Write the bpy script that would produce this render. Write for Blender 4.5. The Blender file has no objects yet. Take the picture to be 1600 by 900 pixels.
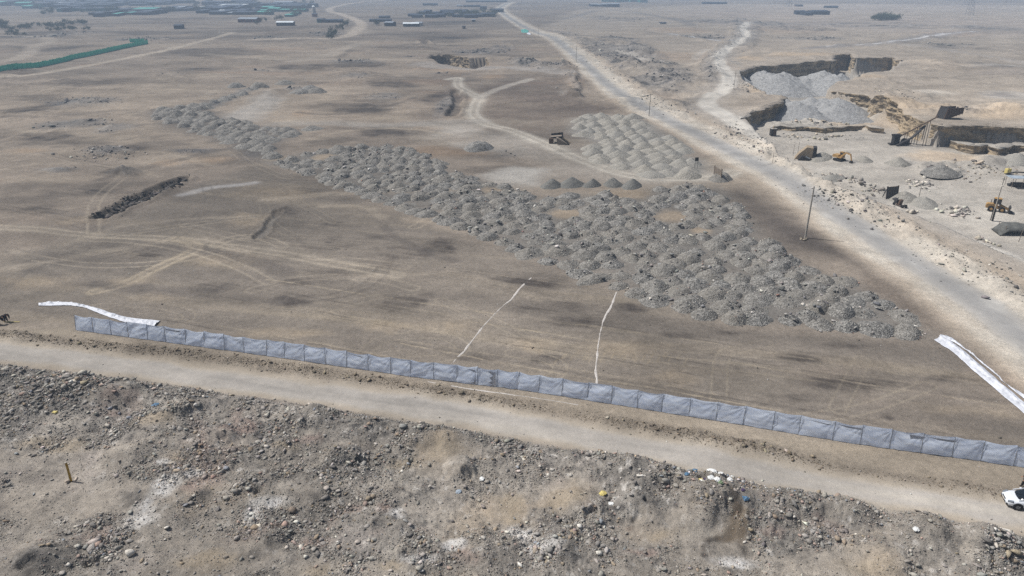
import bpy, bmesh, math, random
import numpy as np
from mathutils import Matrix, Vector

random.seed(7)
rng = np.random.default_rng(11)
SC = bpy.context.scene
COL = SC.collection

# ------------------------------------------------------------------ survey
# The photograph was taken from a drone 40 m above the plain.  F and PITCH turn a
# surveyed sight line into a point of the plain, so every item gets its real place.
F, CAMH = 1101.0, 40.0
PITCH = math.atan(480.0 / F)
CP, SP = math.cos(PITCH), math.sin(PITCH)

def U(px, py, z=0.0):
    px = np.asarray(px, float); py = np.asarray(py, float)
    X = (px - 800) / F; Y = (450 - py) / F
    t = (z - CAMH) / (-SP + Y * CP)
    return np.stack([X * t, (CP + Y * SP) * t], -1)

def UL(pts, z=0.0):
    a = np.array(pts, float)
    return U(a[:, 0], a[:, 1], z)

# ------------------------------------------------------------------ numeric noise
def _h(i, j, s):
    n = (i * 374761393 + j * 668265263 + s * 144269504) & 0xffffffff
    n = ((n ^ (n >> 13)) * 1274126177) & 0xffffffff
    n = ((n ^ (n >> 15)) * 2246822519) & 0xffffffff
    return ((n ^ (n >> 16)) & 0xffff) / 65535.0

def vn(x, y, s=0):
    xi = np.floor(x); yi = np.floor(y)
    fx = x - xi; fy = y - yi
    xi = xi.astype(np.int64); yi = yi.astype(np.int64)
    fx = fx * fx * (3 - 2 * fx); fy = fy * fy * (3 - 2 * fy)
    a = _h(xi, yi, s); b = _h(xi + 1, yi, s); c = _h(xi, yi + 1, s); d = _h(xi + 1, yi + 1, s)
    return (a + (b - a) * fx) * (1 - fy) + (c + (d - c) * fx) * fy

def fbm(x, y, w, o=4, s=0, g=0.5):
    """fractal noise in -1..1, w = longest wavelength in metres"""
    r = 0.0; amp = 1.0; tot = 0.0; k = 1.0 / w
    for i in range(o):
        ca, sa = math.cos(i * 1.3 + s), math.sin(i * 1.3 + s)
        r = r + amp * vn((x * ca - y * sa) * k + 17.3 * i, (x * sa + y * ca) * k + 5.1 * i, s + i)
        tot += amp; amp *= g; k *= 2.03
    return (r / tot - 0.5) * 2.6

def sst(a, b, v):
    t = np.clip((v - a) / (b - a), 0, 1)
    return t * t * (3 - 2 * t)

def sdf(X, Y, poly):
    """signed distance to a polygon, positive inside"""
    d = np.full(X.shape, 1e9); ins = np.zeros(X.shape, bool)
    n = len(poly)
    for i in range(n):
        ax, ay = poly[i]; bx, by = poly[(i + 1) % n]
        ex, ey = bx - ax, by - ay
        t = np.clip(((X - ax) * ex + (Y - ay) * ey) / (ex * ex + ey * ey + 1e-9), 0, 1)
        d = np.minimum(d, (X - ax - t * ex) ** 2 + (Y - ay - t * ey) ** 2)
        c = ((ay > Y) != (by > Y))
        if ey != 0:
            ins ^= c & (X < ex * (Y - ay) / ey + ax)
    return np.where(ins, 1, -1) * np.sqrt(d)

def dline(X, Y, pts):
    d = np.full(X.shape, 1e9)
    for i in range(len(pts) - 1):
        ax, ay = pts[i]; bx, by = pts[i + 1]
        ex, ey = bx - ax, by - ay
        t = np.clip(((X - ax) * ex + (Y - ay) * ey) / (ex * ex + ey * ey + 1e-9), 0, 1)
        d = np.minimum(d, (X - ax - t * ex) ** 2 + (Y - ay - t * ey) ** 2)
    return np.sqrt(d)

def box_of(pts, m):
    return pts[:, 0].min() - m, pts[:, 0].max() + m, pts[:, 1].min() - m, pts[:, 1].max() + m

def near(X, Y, pts, m):
    a, b, c, d = box_of(pts, m)
    return np.nonzero((X > a) & (X < b) & (Y > c) & (Y < d))[0]

def curve(pts, n=6):
    """Catmull-Rom through the points"""
    p = np.array(pts, float)
    p = np.vstack([2 * p[0] - p[1], p, 2 * p[-1] - p[-2]])
    out = []
    for i in range(1, len(p) - 2):
        for t in np.linspace(0, 1, n, endpoint=False):
            a, b, c, d = p[i - 1], p[i], p[i + 1], p[i + 2]
            out.append(0.5 * (2 * b + (c - a) * t + (2 * a - 5 * b + 4 * c - d) * t * t + (3 * b - a - 3 * c + d) * t ** 3))
    out.append(p[-2])
    return np.array(out)

def lin(c):
    c = np.array(c, float) / 255.0
    return np.where(c <= 0.04045, c / 12.92, ((c + 0.055) / 1.055) ** 2.4)

# ------------------------------------------------------------------ plan of the place
DR_TOP = [(-140, 515), (0, 531), (100, 543), (200, 556), (300, 568), (400, 582), (500, 596), (600, 608), (700, 624), (800, 641), (900, 661), (1000, 678), (1100, 696), (1200, 716), (1300, 739), (1400, 757), (1500, 771), (1600, 785), (1740, 806)]
DR_BOT = [(-140, 552), (0, 567), (100, 578), (200, 590), (300, 605), (400, 620), (500, 635), (600, 651), (700, 668), (800, 684), (900, 703), (1000, 722), (1100, 741), (1200, 760), (1300, 779), (1400, 796), (1500, 815), (1600, 833), (1740, 860)]
DIRT_ROAD = UL(DR_TOP + DR_BOT[::-1])
ROAD_LOW = UL(DR_BOT)
ROAD_TOP = UL(DR_TOP)
FORE = np.vstack([UL(DR_BOT), np.array([[90, 20], [60, 5], [-60, 5], [-130, 40]])])
FENCE_PX = [(118, 516), (260, 535), (415, 557), (640, 590), (810, 610), (955, 632), (1160, 665), (1330, 694), (1535, 722), (1600, 732), (1720, 750)]
FENCE = UL(FENCE_PX)
PLOT = UL([(404, 255), (600, 325), (830, 408), (1107, 505), (1488, 541), (1620, 655), (1640, 738), (1330, 690), (955, 630), (640, 588), (260, 533), (0, 500), (-120, 480), (-120, 470), (0, 415)])
ROAD = curve(UL([(1760, 640), (1675, 582), (1600, 528), (1545, 485), (1480, 441), (1400, 393), (1330, 348), (1270, 307), (1220, 276), (1170, 250), (1130, 230), (1090, 210), (1040, 186), (1000, 166), (960, 139), (930, 115), (905, 93), (885, 75), (862, 60), (832, 49), (806, 34), (785, 20), (782, 12), (800, 4)]), 8)
QROAD = curve(UL([(1168, 34), (1161, 46), (1166, 58), (1150, 70), (1131, 82), (1122, 97), (1128, 112), (1138, 130), (1132, 148), (1104, 164), (1128, 182), (1162, 202), (1200, 230), (1245, 260), (1290, 281), (1340, 297), (1390, 312), (1440, 328), (1500, 350), (1560, 376), (1610, 398), (1700, 440)]), 6)
HEAPS = UL([(412, 252), (470, 240), (530, 234), (600, 228), (655, 240), (700, 262), (765, 287), (830, 303), (860, 307), (905, 306), (990, 304), (1010, 296), (1112, 290), (1140, 310), (1182, 372), (1262, 412), (1342, 452), (1402, 488), (1462, 528), (1405, 524), (1300, 510), (1112, 496), (960, 447), (830, 396), (700, 346), (600, 313), (500, 276)])
HEAPS_FAR = UL([(228, 184), (262, 172), (305, 168), (350, 181), (405, 196), (472, 205), (452, 216), (425, 229), (446, 240), (430, 252), (400, 246), (372, 234), (340, 218), (290, 205)])
HEAPS_STRIP = UL([(290, 172), (330, 160), (372, 146), (405, 131), (413, 135), (380, 152), (340, 168), (310, 176)])
GREY_HEAPS = UL([(890, 205), (905, 186), (930, 178), (985, 184), (1030, 205), (1062, 228), (1092, 262), (1110, 276), (1090, 279), (1020, 277), (960, 262), (905, 246), (930, 225)])
CLEAR = [(886, 334, 34, 9), (985, 303, 42, 10), (1050, 338, 34, 12), (425, 246, 40, 6), (505, 246, 24, 7), (770, 297, 26, 6), (1095, 360, 22, 10)]
QHILL = UL([(1120, 150), (1160, 100), (1300, 76), (1440, 80), (1620, 120), (1800, 150), (1800, 330), (1500, 225), (1300, 200), (1180, 178)])
PIT_A = UL([(1156, 109), (1180, 104), (1205, 102), (1240, 99), (1302, 97), (1302, 86), (1334, 84), (1338, 91), (1398, 90), (1405, 98), (1392, 108), (1372, 112), (1345, 116), (1342, 122), (1318, 126), (1296, 134), (1290, 142), (1366, 151), (1374, 160), (1410, 170), (1432, 186), (1470, 199), (1520, 196), (1620, 200), (1800, 210), (1800, 420), (1600, 385), (1500, 342), (1400, 304), (1300, 276), (1240, 250), (1215, 226), (1190, 200), (1166, 177), (1180, 169.5), (1222, 158), (1223, 151), (1200, 149), (1176, 136), (1160, 122)], 2.2)
PIT_B = UL([(668, 92), (672, 85), (690, 84), (716, 86), (742, 91), (762, 90), (766, 97), (762, 103), (742, 108), (720, 106), (690, 100)])
QFLOOR_STEP = UL([(1150, 203), (1212, 203), (1240, 208), (1300, 206), (1340, 204), (1380, 210), (1420, 222), (1500, 240), (1700, 260), (1800, 420), (1600, 390), (1300, 290), (1180, 240)], -3)
BERM = np.array([a for a in UL([(-140, 510), (0, 522), (60, 530), (150, 540), (250, 550), (350, 563), (450, 576), (550, 592), (650, 606), (740, 622), (820, 634), (900, 650), (1000, 668), (1090, 686), (1180, 702), (1260, 722), (1330, 738), (1420, 752), (1500, 764), (1560, 772)])])

MOUNDS = [(670, 712, 5.0, 2.6, .55), (722, 738, 1.5, 1.1, 1.0), (915, 790, 2.6, 1.9, .9), (998, 790, 2.4, 1.8, .9), (240, 662, 4.0, 2.2, .7), (345, 680, 2.2, 1.2, .9),
          (60, 868, 3.2, 1.8, 1.1), (430, 700, 2.6, 1.5, .6), (540, 715, 2.4, 1.2, .8), (200, 705, 2.8, 1.4, .7), (1120, 770, 4.5, 2.4, .7), (1320, 800, 3.0, 1.7, .8),
          (1240, 790, 3.0, 1.6, .7), (1440, 830, 3.2, 1.8, .8), (1540, 850, 2.6, 1.6, .9), (1380, 860, 3.0, 1.6, .6), (80, 612, 4.5, 1.8, .8), (190, 620, 3.5, 1.6, .9),
          (560, 680, 5, 2, .7), (660, 690, 3.5, 1.6, .8), (930, 735, 4.5, 2.0, .7), (1010, 752, 3.5, 1.8, .9), (600, 820, 3.5, 2.2, .4), (420, 830, 2.0, 1.5, .6), (770, 850, 3, 2, .4),
          (1080, 800, 2.6, 1.6, .6), (300, 640, 3, 1.4, .7), (480, 660, 3.6, 1.6, .7)]
HOLES = [(995, 812, .7, .4, .45), (730, 745, .8, .4, .5), (566, 724, .7, .35, .5), (402, 762, .5, .3, .4), (1095, 765, .6, .5, .5), (345, 688, .6, .3, .4), (140, 875, .7, .4, .4), (890, 812, .4, .3, .4), (1010, 795, .4, .3, .4), (926, 803, .6, .4, .5), (1145, 800, 1.0, .8, .35), (45, 885, .8, .4, .5)]

def relief(X, Y):
    X = np.asarray(X, float); Y = np.asarray(Y, float)
    R = np.hypot(X, Y)
    z = fbm(X, Y, 40, 3, 3) * 0.12
    z += sst(140, 420, R) * fbm(X, Y, 90, 5, 9) * 0.9
    z += sst(150, 260, R) * np.maximum(fbm(X, Y, 24, 5, 12, .62) - .1, 0) * 2.2 * sst(-.2, .5, fbm(X, Y, 140, 2, 13)) * (1 - .6 * sst(500, 900, R))
    z += sst(500, 1500, R) * fbm(X, Y, 600, 3, 19) * 3.0 * np.clip(1 - sst(2500, 4000, R), .2, 1)
    z += sst(60, 90, R) * sst(900, 500, R) * np.maximum(fbm(X, Y, 5, 3, 33) - .25, 0) * .35 * sst(-.1, .5, fbm(X, Y, 50, 2, 35))
    k = CLUT(X, Y); i = np.nonzero(k > .02)[0]
    if len(i): z[i] += k[i] * np.where(X[i] < 0, .4, 1.) * (np.abs(fbm(X[i], Y[i], 7, 4, 233, .62)) * 1.5 + np.maximum(fbm(X[i], Y[i], 16, 3, 234), 0) * 1.2)
    # level plot
    i = near(X, Y, PLOT, 6)
    if len(i):
        m = sst(-4, 4, sdf(X[i], Y[i], PLOT)); x, y = X[i], Y[i]
        z[i] = z[i] * (1 - .6 * m) + m * (fbm(x * .5, y * 2.2, 5, 2, 41) * .03)
    # natural rise round the quarry, then the cut
    i = near(X, Y, QHILL, 45)
    if len(i):
        x, y = X[i], Y[i]
        z[i] += 2.2 * sst(-30, 12, sdf(x, y, QHILL)) + .5 * sst(-5, 10, sdf(x, y, QHILL)) * fbm(x, y, 18, 3, 44)
    i = near(X, Y, PIT_A, 8)
    if len(i):
        x = X[i] + fbm(X[i], Y[i], 9, 3, 51) * .5; y = Y[i] + fbm(X[i], Y[i], 9, 3, 52) * .6
        s = sdf(x, y, PIT_A)
        yy = np.hypot(x, y)
        fl = np.interp(yy, [95, 125, 150, 190, 240, 290, 340, 420], [-.4, -1.8, -3.4, -4.0, -3.2, -3.8, -5.8, -6.2])
        fl = fl + fbm(x, y, 14, 4, 54) * .45 + sst(200, 190, yy) * 0
        # ledges: soft strata in the face
        lay = sst(170, 190, x + 0 * y) * 0 + sst(-.1, .3, fbm(x, y, 24, 2, 55))
        m = (1 - .3 * lay) * sst(-.25, .25, s) + .3 * lay * sst(1.3, 1.8, s)
        z[i] = z[i] * (1 - m) + fl * m
    i = near(X, Y, PIT_B, 4)
    if len(i):
        x = X[i] + fbm(X[i], Y[i], 8, 3, 61) * .5; y = Y[i] + fbm(X[i], Y[i], 8, 3, 62) * .6
        s = sdf(x, y, PIT_B); yb = PIT_B[:, 1]
        fl = -6.0 * sst(yb.min() - 5, yb.max() - 40, y)
        m = sst(-.3, .3, s)
        z[i] = z[i] * (1 - m) + np.minimum(fl, z[i]) * m
    # a second little hole, the trench and the ditch
    for pts, w, dep in ((UL([(660, 64), (664, 66), (669, 70)]), 3.2, 3.0), (UL([(405, 372), (415, 358), (430, 338), (436, 330)]), 1.0, .4),
                        (UL([(158, 340), (185, 326), (215, 312), (240, 300), (270, 286), (285, 280)]), 2.0, .9), (UL([(712, 142), (716, 152), (714, 166), (706, 182)]), 2.2, 1.0)):
        i = near(X, Y, pts, w * 2)
        if len(i):
            x = X[i] + fbm(X[i], Y[i], 4, 4, 65, .65) * 1.1; y = Y[i] + fbm(X[i], Y[i], 4, 4, 66, .65) * 1.5
            z[i] -= dep * sst(w, w * .45, dline(x, y, pts))
            z[i] += dep * .35 * sst(w * 1.9, w * 1.2, dline(x, y, pts)) * sst(w * .8, w * 1.1, dline(x, y, pts))
    # spoil ground between the asphalt road and the quarry road, and banks along the roads
    for pts, w, h, wl in SPOIL:
        i = near(X, Y, pts, w * 1.3)
        if len(i):
            x, y = X[i], Y[i]
            m = sst(w, w * .35, dline(x + fbm(x, y, 12, 2, 71) * w * .25, y + fbm(x, y, 12, 2, 72) * w * .4, pts))
            z[i] += m * h * np.clip(.45 + fbm(x, y, wl, 4, 73, .6) * .8, 0, 2)
    # loose earth pushed up along the near dirt road
    i = near(X, Y, BERM, 3)
    if len(i):
        x, y = X[i], Y[i]
        d = dline(x + fbm(x, y, 3, 2, 75) * .5, y + fbm(x, y, 3, 2, 76) * .7, BERM)
        k = np.clip(.55 + fbm(x, y, 9, 2, 78), .08, 1.4)
        z[i] += sst(1.7, .2, d) * (.30 * k + .30 * k * np.abs(fbm(x, y, .9, 3, 77, .6)))
    # tipped rubble in front
    i = near(X, Y, FORE, 2)
    if len(i):
        x, y = X[i], Y[i]
        s = sdf(x, y, FORE)
        m = sst(-.2, 2.2, s)
        rough = ROUGH(x, y)
        z[i] += m * (fbm(x, y, 7, 3, 81) * .55 + np.maximum(fbm(x, y, 3.6, 3, 89), 0) * .45 + rough * (np.abs(fbm(x, y, 1.5, 4, 82, .6)) * .42 - .06) + fbm(x, y, .6, 2, 83) * .03)
        z[i] -= sst(4, 18, s) * .5
        z[i] += sst(.0, 1.5, s) * sst(6.5, 2.5, s) * (.35 + .35 * fbm(x, y, 3.4, 3, 84))
    for lst, sg in ((MOUNDS, 1), (HOLES, -1)):
        for px, py, rx, ry, h in lst:
            c = U(px, py)
            i = np.nonzero((np.abs(X - c[0]) < rx * 1.7) & (np.abs(Y - c[1]) < ry * 2.4))[0]
            if len(i):
                x = X[i] - c[0] + fbm(X[i], Y[i], 1.6, 3, 85) * .35; y = Y[i] - c[1] + fbm(X[i], Y[i], 1.6, 3, 86) * .35
                d = np.hypot(x / rx, y / (ry * 1.35))
                z[i] += sg * h * (sst(1.15, .25, d) if sg > 0 else sst(1.0, .6, d))
    i = near(X, Y, DIRT_ROAD, 1)
    if len(i):
        x, y = X[i], Y[i]
        m = sst(-.3, 1.0, sdf(x, y, DIRT_ROAD))
        z[i] = z[i] * (1 - m) + m * (fbm(x, y, 30, 2, 3) * .1 + fbm(x * .35, y * 1.6, 2.5, 3, 88) * .018)
    return z

CLUT_POLY = [UL([(838, 46), (880, 50), (930, 56), (1000, 62), (1040, 90), (1075, 112), (1108, 150), (1075, 182), (1030, 160), (985, 135), (945, 104), (915, 84), (880, 60)]), UL([(1145, 28), (1185, 28), (1190, 50), (1170, 78), (1140, 84), (1118, 104), (1124, 134), (1108, 150), (1095, 120), (1112, 82), (1146, 60)]),
             UL([(1120, 197), (1165, 214), (1230, 254), (1300, 292), (1370, 330), (1362, 338), (1290, 304), (1220, 268), (1150, 230)])]
CLUT_ELL = [(110, 195, 60, 9), (135, 160, 55, 8), (160, 235, 42, 6), (195, 270, 28, 5), (180, 200, 30, 8), (90, 266, 34, 4), (1180, 36, 60, 5), (1240, 46, 60, 5), (1400, 40, 70, 5), (1540, 44, 60, 6), (1300, 40, 60, 5), (1100, 58, 50, 4), (1090, 32, 60, 4), (960, 30, 60, 4), (860, 104, 30, 7), (820, 99, 30, 6), (895, 128, 8, 22), (1480, 70, 40, 3), (470, 140, 30, 4), (740, 80, 50, 5), (790, 75, 30, 5), (1165, 150, 24, 7), (800, 240, 34, 7), (510, 52, 30, 4), (80, 55, 60, 5), (1260, 196, 60, 5), (1330, 200, 50, 5), (1270, 60, 60, 3), (640, 90, 30, 4), (1335, 252, 40, 4), (1455, 264, 46, 6), (1560, 258, 50, 5), (1395, 290, 34, 6), (1490, 330, 30, 6), (1252, 236, 26, 6), (1420, 240, 30, 5), (1300, 268, 40, 4), (1345, 130, 40, 4), (1500, 186, 70, 4), (330, 150, 40, 5), (250, 122, 40, 4), (560, 96, 50, 4), (600, 150, 30, 6), (430, 108, 40, 4), (310, 236, 50, 5), (520, 250, 40, 4), (90, 335, 40, 5), (695, 165, 16, 18), (560, 120, 30, 4), (420, 60, 40, 3), (230, 60, 50, 3), (60, 415, 40, 4), (700, 115, 30, 3)]
def CLUT(X, Y):
    """where broken stone and small tips lie about on the plain"""
    m = np.zeros(X.shape)
    for p in CLUT_POLY:
        i = near(X, Y, p, 8)
        if len(i): m[i] = np.maximum(m[i], sst(-5, 6, sdf(X[i], Y[i], p)))
    for px, py, rx, ry in CLUT_ELL:
        c = U(px, py); w = abs(U(px + rx, py)[0] - c[0]); h = abs(U(px, py - ry)[1] - U(px, py + ry)[1]) / 2
        i = np.nonzero((np.abs(X - c[0]) < w * 1.6) & (np.abs(Y - c[1]) < h * 1.6))[0]
        if len(i):
            x, y = X[i], Y[i]; m[i] = np.maximum(m[i], sst(1.25, .35, np.hypot((x - c[0]) / w, (y - c[1]) / h) + .35 * fbm(x, y, max(4., w * .5), 4, 231)))
    return m * sst(-.55, .35, fbm(X, Y, 22, 3, 232))

def ROUGH(x, y):
    """how thickly the stones lie in the tipped ground in front"""
    s = sdf(x, y, FORE)
    r = sst(-.05, .5, fbm(x, y, 7, 4, 91) + .12)
    band = sst(.2, 1.2, s) * sst(11, 5.5, s)
    r = np.clip(.40 + .8 * r * (.65 + .6 * band) + .35 * band, 0, 1.35)
    for px, py, rx, ry, a in SMOOTH:
        c = U(px, py)
        d = np.hypot((x - c[0]) / rx, (y - c[1]) / ry) + fbm(x, y, 2.0, 3, 92) * .25
        r = r * (1 - .93 * a * sst(1.05, .65, d))
    return np.clip(r, 0, 1.2)

SMOOTH = [(695, 712, 3.4, 2.2, .95), (80, 720, 9, 3.0, .85), (100, 770, 7, 3.0, .9), (300, 868, 7, 3.2, .8), (170, 770, 4, 2.5, .6), (245, 665, 2.2, 1.3, .9), (890, 775, 4.0, 2.3, .85), (1030, 825, 4.5, 2.0, .75),
          (790, 790, 2.0, 2.6, .9), (700, 740, 4, 1.2, .8), (100, 655, 3, 1.2, .5), (600, 890, 2.5, 1.4, .7), (1350, 880, 4.0, 2.6, .8), (360, 690, 3.0, 1.0, .8), (20, 840, 4, 3, .6), (490, 880, 2.5, 1.5, .8), (1140, 835, 2.0, 2.0, .8),
          (440, 770, 4.5, 1.6, .6), (1270, 880, 3, 2, .7), (560, 700, 3, .9, .6)]
SPOIL = [(curve(UL([(835, 46), (880, 62), (920, 90), (955, 112), (990, 140), (1030, 160), (1075, 185)])), 7, 1.2, 9), (curve(UL([(900, 62), (940, 68), (985, 75), (1010, 85)])), 16, 2.2, 14),
         (curve(UL([(960, 95), (1000, 110), (1050, 118), (1075, 140)])), 11, 2.2, 11), (curve(UL([(1152, 30), (1148, 48), (1148, 62), (1120, 80), (1108, 100), (1112, 118), (1122, 132)])), 7, 1.8, 7),
         (curve(UL([(1182, 34), (1176, 52), (1170, 70), (1150, 82)])), 7, 1.8, 8), (curve(UL([(1100, 155), (1060, 150), (1030, 142)])), 5, 1.3, 7),
         (curve(UL([(1050, 58), (1090, 63), (1140, 70)])), 8, 1.5, 9), (curve(UL([(1290, 79), (1400, 67), (1530, 51)])), 7, 1.5, 10),
         (curve(UL([(1290, 72), (1400, 60), (1520, 46)])), 6, 1.0, 10), (curve(UL([(1140, 190), (1180, 210), (1215, 240), (1250, 268), (1300, 288)])), 5, 1.0, 6), (curve(UL([(1120, 200), (1180, 230), (1240, 262), (1300, 294), (1362, 330)])), 4, .8, 4),
         (curve(UL([(1362, 330), (1440, 372), (1520, 418), (1620, 478)])), 4, .7, 4), (curve(UL([(1400, 176), (1440, 184), (1520, 184), (1600, 186)])), 9, 2.6, 12), (curve(UL([(1150, 152), (1165, 145), (1195, 146)])), 7, 1.6, 8),
         (curve(UL([(1210, 197), (1250, 196), (1300, 196), (1350, 200)], -3)), 5, 2.0, 6), (curve(UL([(1160, 92), (1185, 84), (1220, 88)])), 9, 1.6, 11), (curve(UL([(60, 180), (130, 160), (185, 155)])), 8, 1.0, 7), (curve(UL([(40, 215), (90, 202), (150, 185)])), 6, .9, 6),
         (curve(UL([(120, 232), (160, 234), (195, 244)])), 4, .9, 5), (curve(UL([(180, 268), (205, 272)])), 4, .8, 5), (curve(UL([(780, 94), (820, 100), (850, 104)])), 7, 1.6, 9), (curve(UL([(885, 105), (895, 122), (893, 152)])), 4.5, 2.2, 9),
         (curve(UL([(1280, 262), (1330, 272), (1372, 286)], -2)), 3, .9, 4), (curve(UL([(1500, 256), (1560, 262), (1620, 268)], -3)), 6, 1.6, 7), (curve(UL([(1450, 262), (1480, 262)], -3)), 6, 1.6, 6), (curve(UL([(1560, 250), (1600, 246)], -3)), 6, 2.2, 7)]

# ------------------------------------------------------------------ soil colours
def soil(X, Y):
    X = np.asarray(X, float); Y = np.asarray(Y, float)
    R = np.hypot(X, Y)
    c = np.empty((len(X), 3)); c[:] = lin((143, 128, 110))
    def mix(i, rgb, a):
        a = np.clip(a, 0, 1)[:, None]
        c[i] = c[i] * (1 - a) + lin(rgb) * a
    A = np.arange(len(X))
    g = fbm(X * .45, Y, 45, 5, 101, .55)
    mix(A, (98, 88, 78), sst(0, .8, g) * .8)
    mix(A, (166, 149, 124), sst(0, .9, -g) * .6)
    g = fbm(X * .4, Y, 260, 4, 105)
    mix(A, (118, 108, 98), sst(.05, .8, g) * .5)
    mix(A, (172, 152, 126), sst(.1, .8, -g) * .4)
    g = fbm(X * .6, Y, 14, 4, 103, .6)
    mix(A, (90, 82, 74), sst(.2, .8, g) * .55)
    mix(A, (166, 152, 130), sst(.3, .9, -g) * .45)
    g = fbm(X * .5, Y, 22, 4, 107, .6)
    mix(A, (160, 124, 90), sst(.35, 1., g) * .35)
    def poly(pts, rgb, a=1., soft=3., n=2., wl=10, patch=0., z=0.):
        p = pts if isinstance(pts, np.ndarray) else UL(pts, z)
        i = near(X, Y, p, soft + n * 2)
        if not len(i): return
        x, y = X[i], Y[i]
        nx = fbm(x, y, wl, 4, 111); ny = fbm(x, y, wl, 4, 112)
        m = sst(-soft, soft, sdf(x + nx * n, y + ny * n, p))
        if patch: m = m * (1 - patch + patch * sst(-.4, .4, fbm(x * .6, y, wl * .9, 4, 113)))
        mix(i, rgb, m * a)
    def line(pts, w, rgb, a=1., soft=1., n=.5, wl=6, patch=0., z=0., sm=True):
        p = pts if isinstance(pts, np.ndarray) else (curve(UL(pts, z)) if sm else UL(pts, z))
        i = near(X, Y, p, w + soft + n * 2)
        if not len(i): return
        x, y = X[i], Y[i]
        d = dline(x + fbm(x, y, wl, 3, 121) * n, y + fbm(x, y, wl, 3, 122) * n, p)
        m = sst(w + soft, w - soft, d)
        if patch: m = m * (1 - patch + patch * sst(-.45, .35, fbm(x, y, wl, 4, 123, .6)))
        mix(i, rgb, m * a)
    def ruts(pts, gauge, w, rgb, a, soft=.25):
        p = curve(UL(pts), 8); i = near(X, Y, p, gauge * 2 + 2)
        if not len(i): return
        x, y = X[i], Y[i]
        d = dline(x + fbm(x, y, 12, 2, 131) * .4, y + fbm(x, y, 12, 2, 132) * .4, p)
        mix(i, rgb, sst(w + soft, w, np.abs(d - gauge)) * a * (.6 + .4 * sst(-.4, .3, fbm(x, y, 8, 3, 133))))
    def ell(px, py, rx, ry, rgb, a=.6, ns=.35, edge=.5, patch=0., z=0.):
        cc = U(px, py, z); w = abs(U(px + rx, py, z)[0] - cc[0]); h = abs(U(px, py - ry, z)[1] - U(px, py + ry, z)[1]) / 2
        i = np.nonzero((np.abs(X - cc[0]) < w * 2) & (np.abs(Y - cc[1]) < h * 2))[0]
        if not len(i): return
        x, y = X[i], Y[i]; th = math.atan2(cc[0], cc[1]) * .5
        dx, dy = x - cc[0], y - cc[1]
        dx = dx - dy * math.tan(th) * .6
        d = np.hypot(dx / w, dy / h) + fbm(x, y, max(w, h) * .9, 5, 141, .6) * ns
        m = sst(1.1, 1.1 - edge - .2, d)
        if patch: m = m * (1 - patch + patch * sst(-.3, .4, fbm(x, y, w * .4, 4, 142, .6)))
        if cc[1] < 190 and cc[1] > 50 and rgb[0] < 100: m = m * (.35 + .65 * sst(-.35, .3, fbm((x * .94 - y * .33) * .10, x * .33 + y * .94, 1.1, 4, 143, .7)))
        mix(i, rgb, m * a)
    # ---- far plain and east side: paler, dusty
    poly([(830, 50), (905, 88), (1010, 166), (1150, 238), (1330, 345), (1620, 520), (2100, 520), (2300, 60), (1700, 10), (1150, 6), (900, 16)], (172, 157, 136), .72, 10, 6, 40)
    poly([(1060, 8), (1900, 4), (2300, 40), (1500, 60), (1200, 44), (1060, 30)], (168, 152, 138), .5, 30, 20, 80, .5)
    for a in ((940, 108, 40, 8), (1005, 122, 34, 7), (990, 80, 44, 6), (1052, 142, 32, 5), (1060, 110, 30, 5), (1100, 60, 40, 5), (1180, 36, 60, 5), (1230, 38, 60, 6), (1400, 36, 70, 5), (1550, 44, 60, 7), (860, 60, 16, 5), (950, 60, 30, 4), (900, 90, 18, 6), (1320, 36, 60, 4), (1480, 74, 90, 8), (1540, 110, 80, 10), (1420, 112, 50, 6)):
        ell(*a, (98, 94, 90), .85, .65, .9, .65)
    for a in ((1060, 88, 60, 8), (1240, 46, 90, 7), (1010, 100, 26, 4), (1480, 54, 80, 4), (1130, 108, 20, 10), (1060, 48, 50, 6), (900, 130, 16, 12)):
        ell(*a, (176, 150, 120), .55, .4, .6)
    # ---- left and middle distance; soil tones that also paint in relief shading
    for a in ((330, 80, 90, 8), (170, 130, 90, 8), (60, 170, 60, 12), (60, 215, 60, 14), (560, 100, 60, 7), (700, 35, 70, 6), (480, 105, 60, 6), (620, 130, 50, 8), (690, 150, 40, 16), (560, 170, 80, 14), (120, 300, 90, 10), (60, 330, 60, 10), (310, 110, 50, 6), (690, 60, 90, 6), (545, 80, 12, 10), (700, 170, 22, 18), (600, 208, 60, 8), (190, 235, 50, 14), (180, 270, 40, 8), (100, 75, 40, 6), (40, 55, 50, 8)):
        ell(*a, (74, 68, 64), .9, .6, .7, .4)
    for a in ((240, 140, 90, 10), (50, 205, 70, 7), (180, 215, 70, 8), (470, 190, 60, 8), (510, 150, 30, 12), (60, 280, 90, 8), (400, 90, 60, 6), (560, 50, 40, 7), (660, 80, 60, 5), (790, 50, 40, 4), (760, 62, 60, 2.5), (330, 120, 40, 6), (250, 250, 70, 9), (630, 185, 60, 6)):
        ell(*a, (176, 158, 132), .6, .5, .7, .4)
    for a in ((470, 178, 24, 7), (700, 112, 36, 8), (330, 250, 50, 7), (40, 235, 40, 6), (260, 255, 30, 8), (770, 120, 34, 5), (680, 200, 40, 5)):
        ell(*a, (166, 136, 100), .5, .4, .7)
    # dark levelled ground either side of the winding track
    poly([(752, 140), (800, 127), (860, 126), (888, 140), (892, 158), (935, 162), (962, 170), (900, 184), (840, 192), (780, 186), (752, 170)], (103, 89, 78), .85, 6, 5, 20, .35)
    poly([(830, 155), (900, 150), (960, 172), (920, 190), (850, 192)], (92, 80, 72), .35, 6, 5, 20, .4)
    poly([(700, 122), (715, 118), (722, 150), (726, 182), (690, 190), (640, 188), (680, 165)], (112, 99, 88), .6, 7, 5, 20, .4)
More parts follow.
